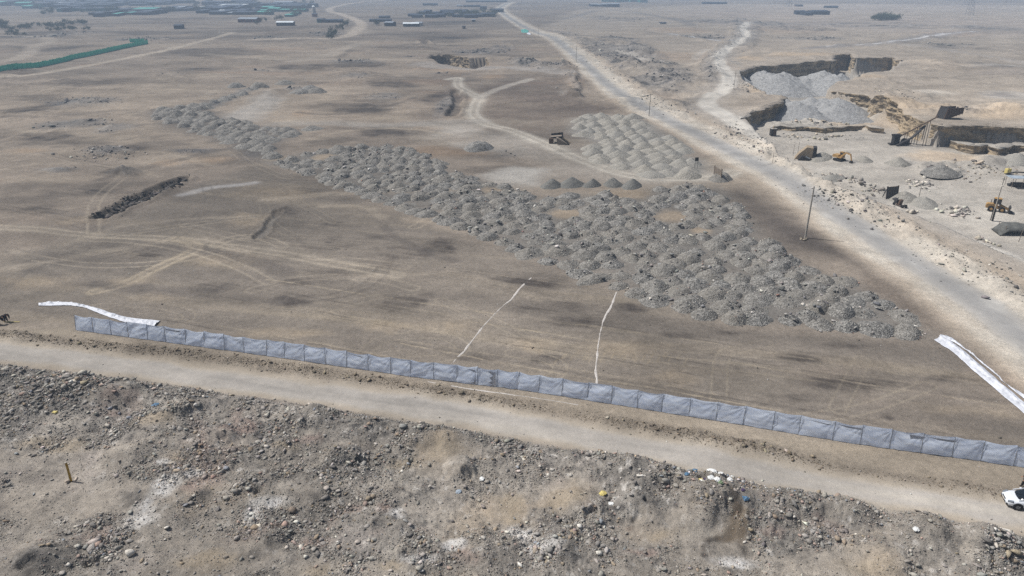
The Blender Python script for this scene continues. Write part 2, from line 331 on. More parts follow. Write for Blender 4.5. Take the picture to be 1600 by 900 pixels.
    ell(720, 214, 40, 10, (128, 108, 86), .6); ell(690, 238, 60, 14, (136, 112, 84), .6); ell(760, 235, 50, 10, (140, 114, 84), .5)
    poly([(1130, 300), (1160, 296), (1200, 318), (1260, 360), (1330, 392), (1362, 410), (1330, 418), (1262, 400), (1200, 378), (1165, 350)], (84, 76, 70), .9, 5, 2.5, 12, .25)
    poly([(1350, 430), (1420, 450), (1480, 505), (1460, 522), (1400, 482), (1340, 448)], (112, 98, 84), .6, 3, 2, 10)
    ell(1000, 155, 60, 14, (150, 128, 104), .5)
    k = CLUT(X, Y); i = np.nonzero(k > .02)[0]
    if len(i):
        x, y = X[i], Y[i]; g = fbm(x, y, 6, 5, 235, .68)
        mix(i, (132, 127, 121), k[i] * .6); mix(i, (84, 83, 84), k[i] * sst(.0, .5, g) * .8); mix(i, (178, 169, 156), k[i] * sst(.2, .7, -g) * .6)
    # ---- grey stony tips under the heaps
    poly(HEAPS, (116, 111, 103), .9, 3, 2, 9, .15)
    for a in CLEAR: ell(*a, (158, 138, 110), .8)
    poly(HEAPS_FAR, (90, 88, 86), .9, 5, 4, 14, .2)
    poly(HEAPS_STRIP, (108, 107, 104), .9, 4, 3, 14)
    poly(GREY_HEAPS, (146, 142, 133), .9, 4, 3, 12)
    ell(880, 145, 8, 8, (150, 146, 136), .3)
    for a in ((815, 101, 30, 7), (1150, 105, 8, 6), (790, 235, 40, 7), (730, 228, 24, 8), (470, 140, 30, 5), (130, 160, 55, 8), (110, 195, 60, 7), (95, 265, 30, 5)):
        ell(*a, (118, 116, 112), .6, .6, .7, .6)
    # ---- pale worked ground and tracks
    poly([(340, 182), (372, 168), (405, 152), (425, 140), (440, 150), (425, 172), (400, 190), (370, 188)], (168, 160, 148), .8, 4, 4, 15)
    poly([(655, 196), (720, 190), (760, 204), (840, 215), (900, 238), (960, 262), (1060, 276), (1118, 276), (1110, 284), (1000, 284), (905, 280), (830, 290), (780, 286), (760, 272), (820, 268), (850, 262), (800, 244), (740, 226), (690, 214)], (168, 158, 143), .75, 5, 4, 16, .3)
    poly([(755, 272), (800, 262), (850, 266), (840, 288), (780, 286)], (190, 184, 172), .7, 3, 2, 8)
    poly([(690, 210), (735, 194), (745, 206), (720, 214)], (190, 180, 165), .5, 4, 4, 10, .4)
    P1 = [(702, 124), (714, 122), (716, 134), (738, 147), (748, 153), (741, 165), (740, 180), (760, 194), (800, 205), (850, 224), (900, 247), (950, 266), (1000, 277), (1060, 279), (1118, 277), (1150, 268)]
    line(P1, 2.8, (178, 168, 150), .72, 1.5, .8, 14, .25); ruts(P1, 1.3, .5, (196, 186, 167), .5)
    line([(748, 153), (770, 142), (800, 132), (830, 124)], 2.2, (178, 168, 152), .7, 1, .6)
    line([(430, 194), (520, 192), (600, 196), (680, 192), (740, 190)], 4, (158, 150, 138), .6, 3, 1.5)
    line([(660, 100), (700, 106), (800, 108), (860, 112), (890, 116)], 7, (164, 156, 146), .6, 4, 2)
    line([(0, 122), (60, 115), (140, 101), (230, 85), (300, 68), (362, 51)], 3.2, (182, 166, 142), .85, 1.5, 1, 20)
    line([(-20, 99), (40, 87), (52, 72), (78, 64), (60, 58), (0, 56)], 4.5, (176, 160, 138), .7, 2.5, 1, 20)
    line([(400, 61), (470, 60), (520, 60), (550, 52), (564, 40), (556, 30), (530, 22), (514, 17), (524, 10), (560, 4), (600, 1)], 5.5, (190, 172, 148), .8, 2.5, 1.5, 30)
    line([(460, 96), (510, 86), (545, 76), (556, 68)], 5, (168, 154, 134), .6, 3, 1.5)
    line([(330, 84), (420, 92), (500, 92), (640, 94)], 5, (164, 149, 128), .45, 3, 2)
    line([(880, 30), (940, 18), (1000, 22), (1060, 32), (1080, 40)], 6, (120, 116, 114), .5, 3, 2)
    line([(960, 80), (985, 86), (1008, 94), (1030, 99)], 3.0, (192, 182, 166), .7, 1.5, .8); line([(1086, 92), (1092, 84), (1104, 76)], 2.5, (190, 178, 160), .6, 1.5)
    line([(1048, 54), (1090, 60), (1146, 67)], 4.5, (150, 148, 146), .8, 2, 1.5, 12, .3); line([(1048, 54), (1090, 60), (1146, 67)], 1.8, (206, 202, 196), .9, 1, .5, 20, .4)
    line([(1270, 80), (1340, 72), (1400, 65), (1460, 57), (1530, 49)], 9, (140, 136, 134), .7, 5, 2.5, 14, .3); line([(1290, 77), (1345, 70), (1400, 64), (1460, 56), (1520, 49)], 2.4, (204, 200, 196), .95, 1.2, .6, 30)
    line([(1420, 70), (1500, 82), (1560, 92), (1620, 104)], 6, (170, 160, 148), .5, 3); line([(1500, 112), (1560, 108), (1640, 106)], 4, (180, 172, 160), .5, 2)
    # ---- quarry ground
    poly(PIT_A, (170, 161, 146), .9, 2.5, 2, 10)
    for a in ((1300, 262, 90, 22, -3), (1450, 300, 110, 34, -2), (1560, 330, 60, 40, -2), (1260, 194, 60, 8, -3)):
        ell(a[0], a[1], a[2], a[3], (184, 176, 161), .65, .4, .6, .4, a[4])
    for a in ((1250, 144, 50, 5, -3), (1330, 250, 40, 6, -3), (1560, 255, 60, 8, -3), (1420, 250, 40, 8, -3), (1280, 232, 30, 8, -2), (1390, 294, 40, 10, -2), (1470, 262, 40, 8, -3), (1360, 296, 20, 6, -2)):
        ell(a[0], a[1], a[2], a[3], (132, 127, 119), .7, .5, .7, .5, a[4])
    for a in ((1340, 128, 60, 7), (1330, 176, 60, 16), (1440, 180, 80, 12), (1560, 190, 60, 10), (1180, 150, 40, 8), (1250, 92, 90, 6), (1170, 96, 20, 8), (1480, 225, 60, 12), (1240, 240, 34, 12)):
        ell(*a, (190, 164, 128), .7, .4, .6)
    ell(1450, 155, 50, 8, (206, 194, 174), .7); ell(1580, 160, 60, 9, (184, 176, 164), .6); ell(1560, 158, 26, 4, (134, 126, 120), .6); ell(1560, 120, 90, 16, (150, 138, 126), .6, .5, .7, .5); ell(1480, 110, 80, 12, (166, 148, 124), .5)
    ell(1420, 380, 60, 20, (178, 154, 124), .7); ell(1340, 320, 60, 18, (182, 158, 128), .7); ell(1560, 440, 60, 30, (184, 160, 130), .7); ell(1460, 355, 40, 10, (160, 150, 136), .5)
    # ---- quarry road and asphalt road
    line(QROAD, 7.5, (160, 153, 143), .5, 4, 2, 10, .3)
    line(QROAD, 3.3, (200, 192, 177), .88, 1.2, .8, 10)
    i = near(X, Y, QROAD, 8)
    if len(i):
        d = dline(X[i], Y[i], QROAD); mix(i, (176, 172, 164), sst(.5, .2, np.abs(d - 1.2)) * .45 * sst(-.4, .4, fbm(X[i], Y[i], 20, 3, 151)))
    i = near(X, Y, ROAD, 30)
    if len(i):
        x, y = X[i], Y[i]
        # signed side: east side is the right hand of the drawing order reversed
        d = dline(x + fbm(x, y, 12, 4, 161) * 1.0, y + fbm(x, y, 12, 4, 162) * 1.0, ROAD)
        k = np.argmin(np.stack([np.hypot(x - p[0], y - p[1]) for p in ROAD[::3]]), 0) * 3
        k2 = np.minimum(k + 1, len(ROAD) - 1); k1 = np.maximum(k2 - 2, 0)
        tx, ty = (ROAD[k2] - ROAD[k1]).T
        side = (x - ROAD[k][:, 0]) * ty - (y - ROAD[k][:, 1]) * tx   # >0: east of the road
        E_ = side > 0
        mix(i, (186, 168, 143), np.where(E_, sst(15, 8, d), sst(9.5, 5.5, d)) * .8)
        mix(i, (194, 183, 164), np.where(E_, sst(10.5, 6.5, d), sst(7, 4.6, d)) * (.6 + .35 * sst(-.5, .4, fbm(x, y, 7, 4, 163))))
        dd = dline(x, y, ROAD); n = fbm(x, y, 9, 4, 164) * .55
        mix(i, (160, 156, 149), sst(3.9, 2.0, dd + n) * .85)
        mix(i, (140, 139, 137), sst(2.2, .5, dd + n) * .55)
        mix(i, (192, 188, 178), sst(.25, .8, fbm(x, y, 5, 4, 165)) * sst(5, 3, dd) * .5)
    # ---- the plot
    i = near(X, Y, PLOT, 6)
    if len(i):
        x, y = X[i], Y[i]; m = sst(-3, 3, sdf(x, y, PLOT))
        mix(i, (118, 108, 95), m * .75)
        # blade and tyre marks, along the fence
        d0 = FENCE[-1] - FENCE[0]; d0 = d0 / np.hypot(*d0)
        u = x * d0[0] + y * d0[1]; v = -x * d0[1] + y * d0[0]
        wv = v + fbm(x, y, 40, 2, 171) * 3
        s1 = fbm(u * .045, wv, 1.6, 3, 172); s2 = fbm(u * .03, wv, 5, 3, 173)
        mix(i, (106, 97, 86), m * sst(.15, .9, s1) * .38); mix(i, (152, 137, 113), m * sst(.2, .9, -s1) * .30)
        mix(i, (104, 95, 85), m * sst(.1, .9, s2) * .45); mix(i, (150, 134, 108), m * sst(.15, .9, -s2) * .4)
    for a in ((520, 350, 22, 7), (545, 385, 40, 8), (590, 370, 40, 8), (640, 395, 60, 14), (520, 375, 20, 7), (690, 380, 30, 9), (560, 425, 90, 8), (700, 390, 20, 8), (330, 450, 40, 12), (460, 470, 60, 12), (640, 470, 60, 14), (840, 480, 90, 14), (900, 505, 60, 14), (820, 440, 80, 14), (990, 480, 60, 14), (700, 430, 90, 10), (1060, 525, 60, 10), (1150, 520, 60, 7), (1250, 560, 90, 14), (1350, 600, 110, 16), (1395, 652, 20, 8), (1250, 620, 60, 10), (740, 560, 60, 8), (500, 440, 60, 8), (230, 400, 40, 8), (450, 330, 30, 10), (100, 400, 60, 8), (1100, 620, 60, 8), (860, 560, 40, 8), (1480, 590, 60, 12), (1330, 540, 80, 10), (480, 300, 50, 10)):
        ell(*a, (70, 63, 58), .9, .6, .7, .3)
    for a in ((440, 300, 70, 16), (380, 345, 40, 14), (130, 345, 60, 10), (60, 440, 90, 14), (340, 405, 80, 14), (840, 540, 60, 14), (970, 545, 90, 16), (700, 510, 70, 14), (460, 520, 80, 10), (1060, 590, 70, 14), (1500, 640, 90, 16), (1250, 660, 60, 10), (250, 465, 60, 10), (600, 510, 50, 12), (660, 345, 40, 8), (1420, 700, 160, 14), (200, 440, 60, 9)):
        ell(*a, (162, 142, 112), .55, .6, .8, .4)
    line([(285, 304), (330, 293), (380, 288), (398, 285)], 1.2, (176, 172, 168), .6, .9, .5)
    T1 = [(-60, 352), (0, 356), (60, 359), (110, 366), (210, 371), (300, 377), (350, 384), (450, 398), (540, 415), (620, 430)]
    line(T1, 1.8, (150, 137, 117), .5, 1.2, .6, 8, .4); ruts(T1, .9, .22, (168, 153, 129), .5)
    T2 = [(275, 374), (300, 382), (302, 392), (270, 408), (235, 425), (200, 442), (150, 455)]
    line(T2, 1.3, (158, 142, 116), .45, .8, .4, 8, .3); ruts(T2, .8, .25, (172, 154, 124), .65)
    for t in ([(150, 478), (240, 476), (285, 485), (298, 492), (290, 500), (262, 506)], [(560, 560), (600, 530), (680, 522), (720, 540), (700, 556), (640, 560)], [(800, 550), (850, 556), (878, 570), (870, 586), (830, 588)], [(690, 470), (760, 500), (860, 540), (960, 560), (1060, 575)], [(1310, 640), (1340, 580), (1350, 560)], [(1120, 640), (1130, 560), (1160, 545), (1200, 536)], [(820, 520), (980, 545), (1200, 566), (1420, 590)], [(850, 540), (1000, 558), (1200, 580), (1400, 606)], [(420, 540), (460, 505), (560, 470), (660, 455)], [(1450, 600), (1350, 640), (1200, 660)], [(410, 320), (425, 350), (470, 372)], [(440, 290), (470, 320), (520, 345)]):
        ruts(t, .8, .05, (160, 145, 118), .30, .12)
    rr = np.random.default_rng(77)
    for k in range(90):   # furrows left by the grader blade, along the fence
        cx, cy = rr.uniform(150, 1500), rr.uniform(360, 690); a = U(cx, cy)
        if sdf(a[:1], a[1:], PLOT)[0] < 3: continue
        L0 = rr.uniform(4, 22); bend = rr.normal(0, .03); d1 = np.array([.94, -.33]); pts = np.array([a + d1 * t * L0 + np.array([.33, .94]) * (bend * t * t * L0 + rr.normal(0, .04)) for t in np.linspace(-1, 1, 7)])
        line(pts, rr.uniform(.05, .16), (82, 74, 66) if rr.uniform() < .65 else (164, 147, 118), rr.uniform(.35, .75), .12, .12, 2, .8)
    for k in range(58):
        cx, cy = rr.uniform(-60, 740), rr.uniform(100, 470); a = rr.normal(-.05, .35); L0 = rr.uniform(50, 190) * (cy + 40) / 400; kk = rr.normal(0, .25)
        pts = [(cx + L0 * t * math.cos(a + kk * t), cy + L0 * t * math.sin(a + kk * t) * .45) for t in np.linspace(-1, 1, 6)]
        if min(p[1] for p in pts) < 70: continue
        if rr.uniform() < .6: ruts(pts, .9, .14, (172, 156, 130) if rr.uniform() < .7 else (92, 84, 76), rr.uniform(.25, .5), .2)
        else: line(pts, rr.uniform(.6, 1.8), (92, 84, 77) if rr.uniform() < .55 else (168, 152, 128), rr.uniform(.3, .6), .7, 1.0, 6, .5)
    for k in range(26):   # teeth of a tracked machine
        x0 = 870 + k * 8 + rng.normal() * 3; y0 = 556 + rng.normal() * 5
        line([(x0, y0), (x0 - 5, y0 + 8)], .05, (160, 140, 104), .5, .08, .05, 3, 0, 0, False)
    # trodden bank outside the fence
    BANK = np.vstack([UL(FENCE_PX), UL(DR_TOP)[::-1]])
    poly(BANK, (146, 132, 109), .6, 1.2, .8, 5)
    line(BERM, 1.3, (120, 108, 92), .75, .8, .6, 3, .5)
    # near dirt road
    i = near(X, Y, DIRT_ROAD, 4)
    if len(i):
        x, y = X[i], Y[i]; s = sdf(x + fbm(x, y, 4, 3, 181) * .45, y + fbm(x, y, 4, 3, 182) * .45, DIRT_ROAD)
        mix(i, (166, 153, 132), sst(-1.2, .8, s) * .85)
        d0 = ROAD_LOW[-4] - ROAD_LOW[3]; d0 = d0 / np.hypot(*d0)
        u = x * d0[0] + y * d0[1]; v = -x * d0[1] + y * d0[0] + fbm(x, y, 30, 2, 184) * 1.0
        st = fbm(u * .06, v, 1.8, 4, 183)
        mix(i, (161, 154, 144), sst(.1, 1.2, s) * .8)
        mix(i, (132, 127, 120), sst(.6, 2.0, s) * sst(.0, .8, st) * .6)
        mix(i, (178, 168, 150), sst(.2, .9, -st) * sst(.2, 1.5, s) * .5)
        mix(i, (138, 130, 120), sst(.35, .9, fbm(x, y, 6, 4, 185)) * sst(0, 1, s) * .3)
    # tipped ground in front
    i = near(X, Y, FORE, 2)
    if len(i):
        x, y = X[i], Y[i]; s = sdf(x + fbm(x, y, 2, 3, 191) * .4, y + fbm(x, y, 2, 3, 192) * .4, FORE); m = sst(-.2, 1.0, s)
        r = ROUGH(x, y)
        mix(i, (150, 139, 123), m * .85)
        mix(i, (122, 116, 107), m * r * .7)
        g = fbm(x, y, 3.0, 5, 193, .62)
        mix(i, (92, 87, 81), m * sst(.2, .9, g) * .6 * (.4 + r)); mix(i, (172, 161, 143), m * sst(.2, .9, -g) * .5)
        g = fbm(x, y, 8, 4, 194, .6)
        mix(i, (158, 136, 104), m * sst(.2, .9, g) * .5 * (1.1 - .7 * r)); mix(i, (160, 148, 140), m * sst(.3, .9, -g) * .4)
        g = fbm(x, y, .6, 3, 195, .7)
        mix(i, (86, 82, 78), m * sst(.15, .8, g) * .65 * (.35 + r)); mix(i, (184, 177, 166), m * sst(.3, .9, -g) * .6 * (.35 + r))
        mix(i, (150, 120, 104), m * r * sst(.45, .9, fbm(x, y, 4, 3, 196)) * .45)
    for px, py, rx, ry in ((695, 712, 52, 20), (245, 662, 38, 14), (890, 780, 44, 26), (800, 790, 24, 30), (90, 690, 60, 12), (330, 868, 60, 20), (1030, 835, 40, 12), (445, 700, 30, 8), (1350, 880, 60, 24), (490, 885, 40, 14), (610, 880, 30, 12), (640, 730, 40, 10)):
        ell(px, py, rx, ry, (148, 131, 104), .7, .5, .7)
    for px, py, rx, ry in ((220, 790, 28, 30), (260, 750, 30, 26), (250, 720, 22, 8), (420, 778, 40, 10), (300, 735, 18, 10), (620, 800, 16, 12), (400, 795, 20, 14), (710, 850, 26, 12), (850, 850, 30, 16), (660, 870, 34, 12), (1150, 880, 50, 14), (820, 830, 40, 14)):
        ell(px, py, rx, ry, (206, 202, 195), .8, .6, .7, .4)
    for px, py, rx, ry in ((205, 770, 32, 18), (632, 745, 12, 6), (575, 742, 22, 10), (395, 858, 30, 16), (560, 860, 40, 12), (320, 770, 24, 12), (150, 715, 22, 8), (900, 870, 16, 12), (700, 660, 10, 3), (60, 880, 50, 22), (5, 735, 20, 8), (890, 870, 30, 8)):
        ell(px, py, rx, ry, (72, 70, 68), .75, .5, .8, .3)  # dark soil, deepened to paint the shade of hollows into the ground
    for px, py, rx, ry in ((480, 690, 30, 8), (1210, 830, 24, 16), (300, 760, 30, 14), (730, 870, 30, 14), (490, 840, 40, 10), (1000, 860, 40, 10), (600, 790, 16, 12)):
        ell(px, py, rx, ry, (164, 128, 112), .45, .5, .7, .5)
    # wet run-off; dark curved lines paint in the shade of its gully
    line([(1142, 782), (1152, 800), (1150, 815), (1136, 836), (1112, 842), (1098, 852), (1098, 866)], .28, (58, 51, 45), .85, .25, .25, 1.2, .35)
    line([(1152, 800), (1160, 822), (1158, 846), (1166, 856)], .22, (58, 51, 45), .85, .25, .25, 1.2, .35)
    poly([(1140, 796), (1172, 800), (1172, 826), (1160, 850), (1150, 838), (1134, 842), (1122, 838), (1138, 822)], (112, 96, 74), .8, .4, .5, 1.5, .4)
    ell(1100, 868, 6, 6, (60, 56, 52), .6); ell(1165, 852, 6, 6, (60, 56, 52), .6); ell(985, 822, 10, 6, (120, 98, 80), .4)
    # the dark stony ditch
    line([(150, 338), (185, 324), (215, 310), (245, 298), (285, 280)], 1.7, (70, 66, 62), .7, 1.2, 1.6, 4, .7)
    line([(405, 372), (415, 358), (430, 338)], .8, (118, 112, 104), .6, .5, .3, 4)
    t = 1 + .30 * fbm(X * .7, Y, 9, 6, 221, .76) + .18 * np.clip(fbm(X * .45, Y, 26, 5, 222, .7), -1, 1)
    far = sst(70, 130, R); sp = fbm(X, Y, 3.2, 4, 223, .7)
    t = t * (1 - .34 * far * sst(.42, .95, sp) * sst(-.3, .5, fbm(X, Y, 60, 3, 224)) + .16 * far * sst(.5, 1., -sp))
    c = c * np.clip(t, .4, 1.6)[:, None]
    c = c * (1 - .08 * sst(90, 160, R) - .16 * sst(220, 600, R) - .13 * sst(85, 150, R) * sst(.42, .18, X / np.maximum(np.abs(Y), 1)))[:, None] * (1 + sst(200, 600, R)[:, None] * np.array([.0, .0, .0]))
    l = (c @ np.array([.2126, .7152, .0722]))[:, None]
    return np.clip((l + (c - l) * .72) * .95, 0, 1)

# ------------------------------------------------------------------ materials
def nodes_of(m):
    m.use_nodes = True
    nt = m.node_tree
    return nt, nt.nodes, nt.links, nt.nodes['Principled BSDF']

def mat(name, rgb, rough=.7, metal=0., var=.12, scale=3., bump=.0, spec=.3):
    m = bpy.data.materials.new(name); nt, N, L, b = nodes_of(m)
    b.inputs['Roughness'].default_value = rough; b.inputs['Metallic'].default_value = metal
    b.inputs['Specular IOR Level'].default_value = spec
    g = N.new('ShaderNodeNewGeometry'); t = N.new('ShaderNodeTexNoise'); t.inputs['Scale'].default_value = scale; t.inputs['Detail'].default_value = 5; t.inputs['Roughness'].default_value = .65
    L.new(g.outputs['Position'], t.inputs['Vector'])
    r = N.new('ShaderNodeMapRange'); r.inputs['From Min'].default_value = .25; r.inputs['From Max'].default_value = .75
    r.inputs['To Min'].default_value = 1 - var * 1.6; r.inputs['To Max'].default_value = 1 + var
    L.new(t.outputs['Fac'], r.inputs['Value'])
    mx = N.new('ShaderNodeMix'); mx.data_type = 'RGBA'; mx.blend_type = 'MULTIPLY'; mx.inputs['Factor'].default_value = 1
    c = lin(rgb); mx.inputs['A'].default_value = (*c, 1); L.new(r.outputs['Result'], mx.inputs['B'])
    L.new(mx.outputs['Result'], b.inputs['Base Color'])
    if bump:
        bp = N.new('ShaderNodeBump'); bp.inputs['Strength'].default_value = bump; bp.inputs['Distance'].default_value = .05
        L.new(t.outputs['Fac'], bp.inputs['Height']); L.new(bp.outputs['Normal'], b.inputs['Normal'])
    return m

def soil_mat(name, sp=1.0, bump=.6):
    """colour attribute of the soil, broken up by grit at three sizes"""
    m = bpy.data.materials.new(name); nt, N, L, b = nodes_of(m)
    b.inputs['Roughness'].default_value = .95; b.inputs['Specular IOR Level'].default_value = .12
    a = N.new('ShaderNodeAttribute'); a.attribute_name = 'soil'
    g = N.new('ShaderNodeNewGeometry')
    last = a.outputs['Color']; hs = []
    for sc, det, lo, hi in ((9.0, 4, .72, 1.26), (1.6, 5, .80, 1.19), (.35, 5, .86, 1.13)):
        t = N.new('ShaderNodeTexNoise'); t.inputs['Scale'].default_value = sc; t.inputs['Detail'].default_value = det; t.inputs['Roughness'].default_value = .72
        L.new(g.outputs['Position'], t.inputs['Vector'])
        r = N.new('ShaderNodeMapRange'); r.inputs['From Min'].default_value = .3; r.inputs['From Max'].default_value = .7
        r.inputs['To Min'].default_value = 1 + (lo - 1) * sp; r.inputs['To Max'].default_value = 1 + (hi - 1) * sp
        L.new(t.outputs['Fac'], r.inputs['Value'])
        mx = N.new('ShaderNodeMix'); mx.data_type = 'RGBA'; mx.blend_type = 'MULTIPLY'; mx.inputs['Factor'].default_value = 1
        L.new(last, mx.inputs['A']); L.new(r.outputs['Result'], mx.inputs['B']); last = mx.outputs['Result']; hs.append(t)
    L.new(last, b.inputs['Base Color'])
    bp = N.new('ShaderNodeBump'); bp.inputs['Strength'].default_value = bump; bp.inputs['Distance'].default_value = .12
    L.new(hs[0].outputs['Fac'], bp.inputs['Height'])
    bp2 = N.new('ShaderNodeBump'); bp2.inputs['Strength'].default_value = bump * .6; bp2.inputs['Distance'].default_value = .35
    L.new(hs[1].outputs['Fac'], bp2.inputs['Height']); L.new(bp.outputs['Normal'], bp2.inputs['Normal'])
    L.new(bp2.outputs['Normal'], b.inputs['Normal'])
    return m

def gravel_mat(name, dark, light, tint, cell=3.5, stone=.5):
    m = bpy.data.materials.new(name); nt, N, L, b = nodes_of(m)
    b.inputs['Roughness'].default_value = .95; b.inputs['Specular IOR Level'].default_value = .12
    g = N.new('ShaderNodeNewGeometry'); oi = N.new('ShaderNodeObjectInfo')
    t = N.new('ShaderNodeTexNoise'); t.inputs['Scale'].default_value = .9; t.inputs['Detail'].default_value = 8; t.inputs['Roughness'].default_value = .78
    L.new(g.outputs['Position'], t.inputs['Vector'])
    r = N.new('ShaderNodeValToRGB'); r.color_ramp.elements[0].position = .34; r.color_ramp.elements[0].color = (*lin(dark), 1)
    r.color_ramp.elements[1].position = .68; r.color_ramp.elements[1].color = (*lin(light), 1)
    L.new(t.outputs['Fac'], r.inputs['Fac'])
    v = N.new('ShaderNodeTexVoronoi'); v.inputs['Scale'].default_value = cell; L.new(g.outputs['Position'], v.inputs['Vector'])
    bw = N.new('ShaderNodeRGBToBW'); L.new(v.outputs['Color'], bw.inputs['Color'])
    mr = N.new('ShaderNodeMapRange'); mr.inputs['From Min'].default_value = .2; mr.inputs['From Max'].default_value = .85; mr.inputs['To Min'].default_value = 1 - stone; mr.inputs['To Max'].default_value = 1 + stone * .9
    L.new(bw.outputs['Val'], mr.inputs['Value'])
    mx = N.new('ShaderNodeMix'); mx.data_type = 'RGBA'; mx.blend_type = 'MULTIPLY'; mx.inputs['Factor'].default_value = 1
    L.new(r.outputs['Color'], mx.inputs['A']); L.new(mr.outputs['Result'], mx.inputs['B'])
    m2 = N.new('ShaderNodeMix'); m2.data_type = 'RGBA'; m2.inputs['B'].default_value = (*lin(tint), 1); L.new(mx.outputs['Result'], m2.inputs['A'])
    mr2 = N.new('ShaderNodeMapRange'); mr2.inputs['To Max'].default_value = .5; L.new(oi.outputs['Random'], mr2.inputs['Value']); L.new(mr2.outputs['Result'], m2.inputs['Factor'])
    L.new(m2.outputs['Result'], b.inputs['Base Color'])
    bp = N.new('ShaderNodeBump'); bp.inputs['Strength'].default_value = .7; bp.inputs['Distance'].default_value = .15
    L.new(v.outputs['Distance'], bp.inputs['Height']); L.new(bp.outputs['Normal'], b.inputs['Normal'])
    return m

M = dict(
    soil=soil_mat('soil'), roadbed=soil_mat('dusty road', .45, .25), stone=soil_mat('loose stone', .8, .5),
    dark_heap=gravel_mat('stony tip', (90, 89, 86), (148, 145, 139), (130, 124, 114), 6.5, .5), grey_heap=gravel_mat('screened gravel', (124, 120, 111), (158, 153, 143), (140, 138, 132), 5, .2),
    blue_heap=gravel_mat('grey gravel', (118, 118, 117), (158, 157, 154), (140, 139, 137), 2.2, .3), black_heap=gravel_mat('fine dark gravel', (98, 97, 93), (124, 122, 116), (110, 110, 106), 7, .16),
    steel=mat('galvanised steel', (120, 122, 124), .5, .6), rust=mat('rusty steel', (92, 74, 62), .8, .1, .3, 4), dark=mat('dark steel', (52, 50, 50), .7, .2, .25), black=mat('black rubber', (30, 30, 32), .8),
    concrete=mat('weathered concrete', (160, 154, 144), .9, 0, .2, 1.5, .3), wood=mat('grey timber', (128, 117, 105), .85, 0, .3, 6), tan=mat('dusty plate', (150, 134, 112), .9, 0, .25, 3),
    yellow=mat('worn yellow paint', (168, 134, 84), .6, 0, .3, 4), glass=mat('dark glass', (24, 30, 36), .12, 0, .05, 3, 0, .6), carwhite=mat('white car paint', (206, 209, 213), .22, 0, .03, 2, 0, .5),
    chrome=mat('chrome', (190, 192, 196), .2, .9), lamp=mat('lamp glass', (112, 118, 124), .15, 0, .05, 3, 0, .7), plastic=mat('black plastic', (34, 35, 38), .5), white=mat('white sheet', (198, 200, 205), .5, 0, .16, .9, .5), limestone=mat('white stone', (205, 198, 186), .9, 0, .15, 6, .3),
    chalk=mat('lime line', (184, 178, 171), .95, 0, .25, 5), green=mat('green mesh', (66, 205, 168), .8, 0, .2, .8), greend=mat('green post', (40, 110, 98), .8), post=mat('yellow post', (166, 132, 46), .6, 0, .2, 6),
    wall_dark=mat('dark shed wall', (34, 42, 54), .9, 0, .35, .15), wall_brown=mat('brown shed wall', (112, 96, 88), .9, 0, .3, .2), wall_pale=mat('pale shed wall', (170, 166, 158), .9, 0, .2, .2), wall_teal=mat('teal mesh wall', (46, 112, 108), .9, 0, .3, .2), wall_red=mat('brick wall', (120, 74, 64), .9, 0, .25, .3),
    roof_dark=mat('dark roof sheet', (40, 52, 68), .7, 0, .3, .15), roof_pale=mat('pale roof sheet', (206, 212, 214), .5, 0, .15, .2), roof_teal=mat('teal roof net', (70, 140, 130), .8, 0, .25, .15), roof_grey=mat('grey roof sheet', (130, 138, 146), .6, 0, .25, .2),
    leaf=mat('dusty leaves', (62, 72, 54), .9, 0, .35, 1.5), bark=mat('bark', (80, 66, 54), .9), net=mat('shade net', (92, 92, 88), .9, 0, .3, 2), tarp=mat('blue grey tarpaulin', (150, 160, 168), .6, 0, .2, 1),
    skin=mat('skin', (150, 108, 84), .6), cloth_dark=mat('dark cloth', (38, 36, 38), .9, 0, .2, 8), cloth_blue=mat('navy cloth', (36, 40, 54), .9, 0, .2, 8), hair=mat('black hair', (22, 20, 20), .8), shoe=mat('shoe', (48, 40, 36), .7),
    bag_white=mat('white bag', (216, 216, 212), .6, 0, .15, 6), bag_blue=mat('blue bag', (84, 116, 142), .5, 0, .2, 6), bag_purple=mat('purple bag', (70, 56, 84), .5, 0, .2, 6), bag_yellow=mat('yellow bag', (196, 180, 112), .6, 0, .2, 6), bag_black=mat('black bag', (40, 40, 44), .5, 0, .2, 6), bag_green=mat('green sack', (120, 136, 104), .7, 0, .2, 6),
)
def plastic_film():
    m = bpy.data.materials.new('silver grey plastic film'); nt, N, L, b = nodes_of(m)
    g = N.new('ShaderNodeNewGeometry'); t = N.new('ShaderNodeTexNoise'); t.inputs['Scale'].default_value = 1.1; t.inputs['Detail'].default_value = 4
    mp = N.new('ShaderNodeMapping'); mp.inputs['Scale'].default_value = (.8, .8, 3.2); L.new(g.outputs['Position'], mp.inputs['Vector']); L.new(mp.outputs['Vector'], t.inputs['Vector'])
    r = N.new('ShaderNodeValToRGB'); r.color_ramp.elements[0].position = .35; r.color_ramp.elements[0].color = (*lin((206, 216, 234)), 1); r.color_ramp.elements[1].position = .72; r.color_ramp.elements[1].color = (*lin((238, 245, 254)), 1)
    L.new(t.outputs['Fac'], r.inputs['Fac']); L.new(r.outputs['Color'], b.inputs['Base Color']); b.inputs['Roughness'].default_value = .3; b.inputs['Specular IOR Level'].default_value = .9
    tr = N.new('ShaderNodeBsdfTranslucent'); L.new(r.outputs['Color'], tr.inputs['Color'])
    ms = N.new('ShaderNodeMixShader'); ms.inputs['Fac'].default_value = .42
    L.new(b.outputs['BSDF'], ms.inputs[1]); L.new(tr.outputs['BSDF'], ms.inputs[2]); L.new(ms.outputs['Shader'], N['Material Output'].inputs['Surface'])
    return m
M['film'] = plastic_film()

# ------------------------------------------------------------------ objects
def tag(o, label=None, cat=None, group=None, kind=None):
    if label: o['label'] = label
    if cat: o['category'] = cat
    if group: o['group'] = group
    if kind: o['kind'] = kind
    return o

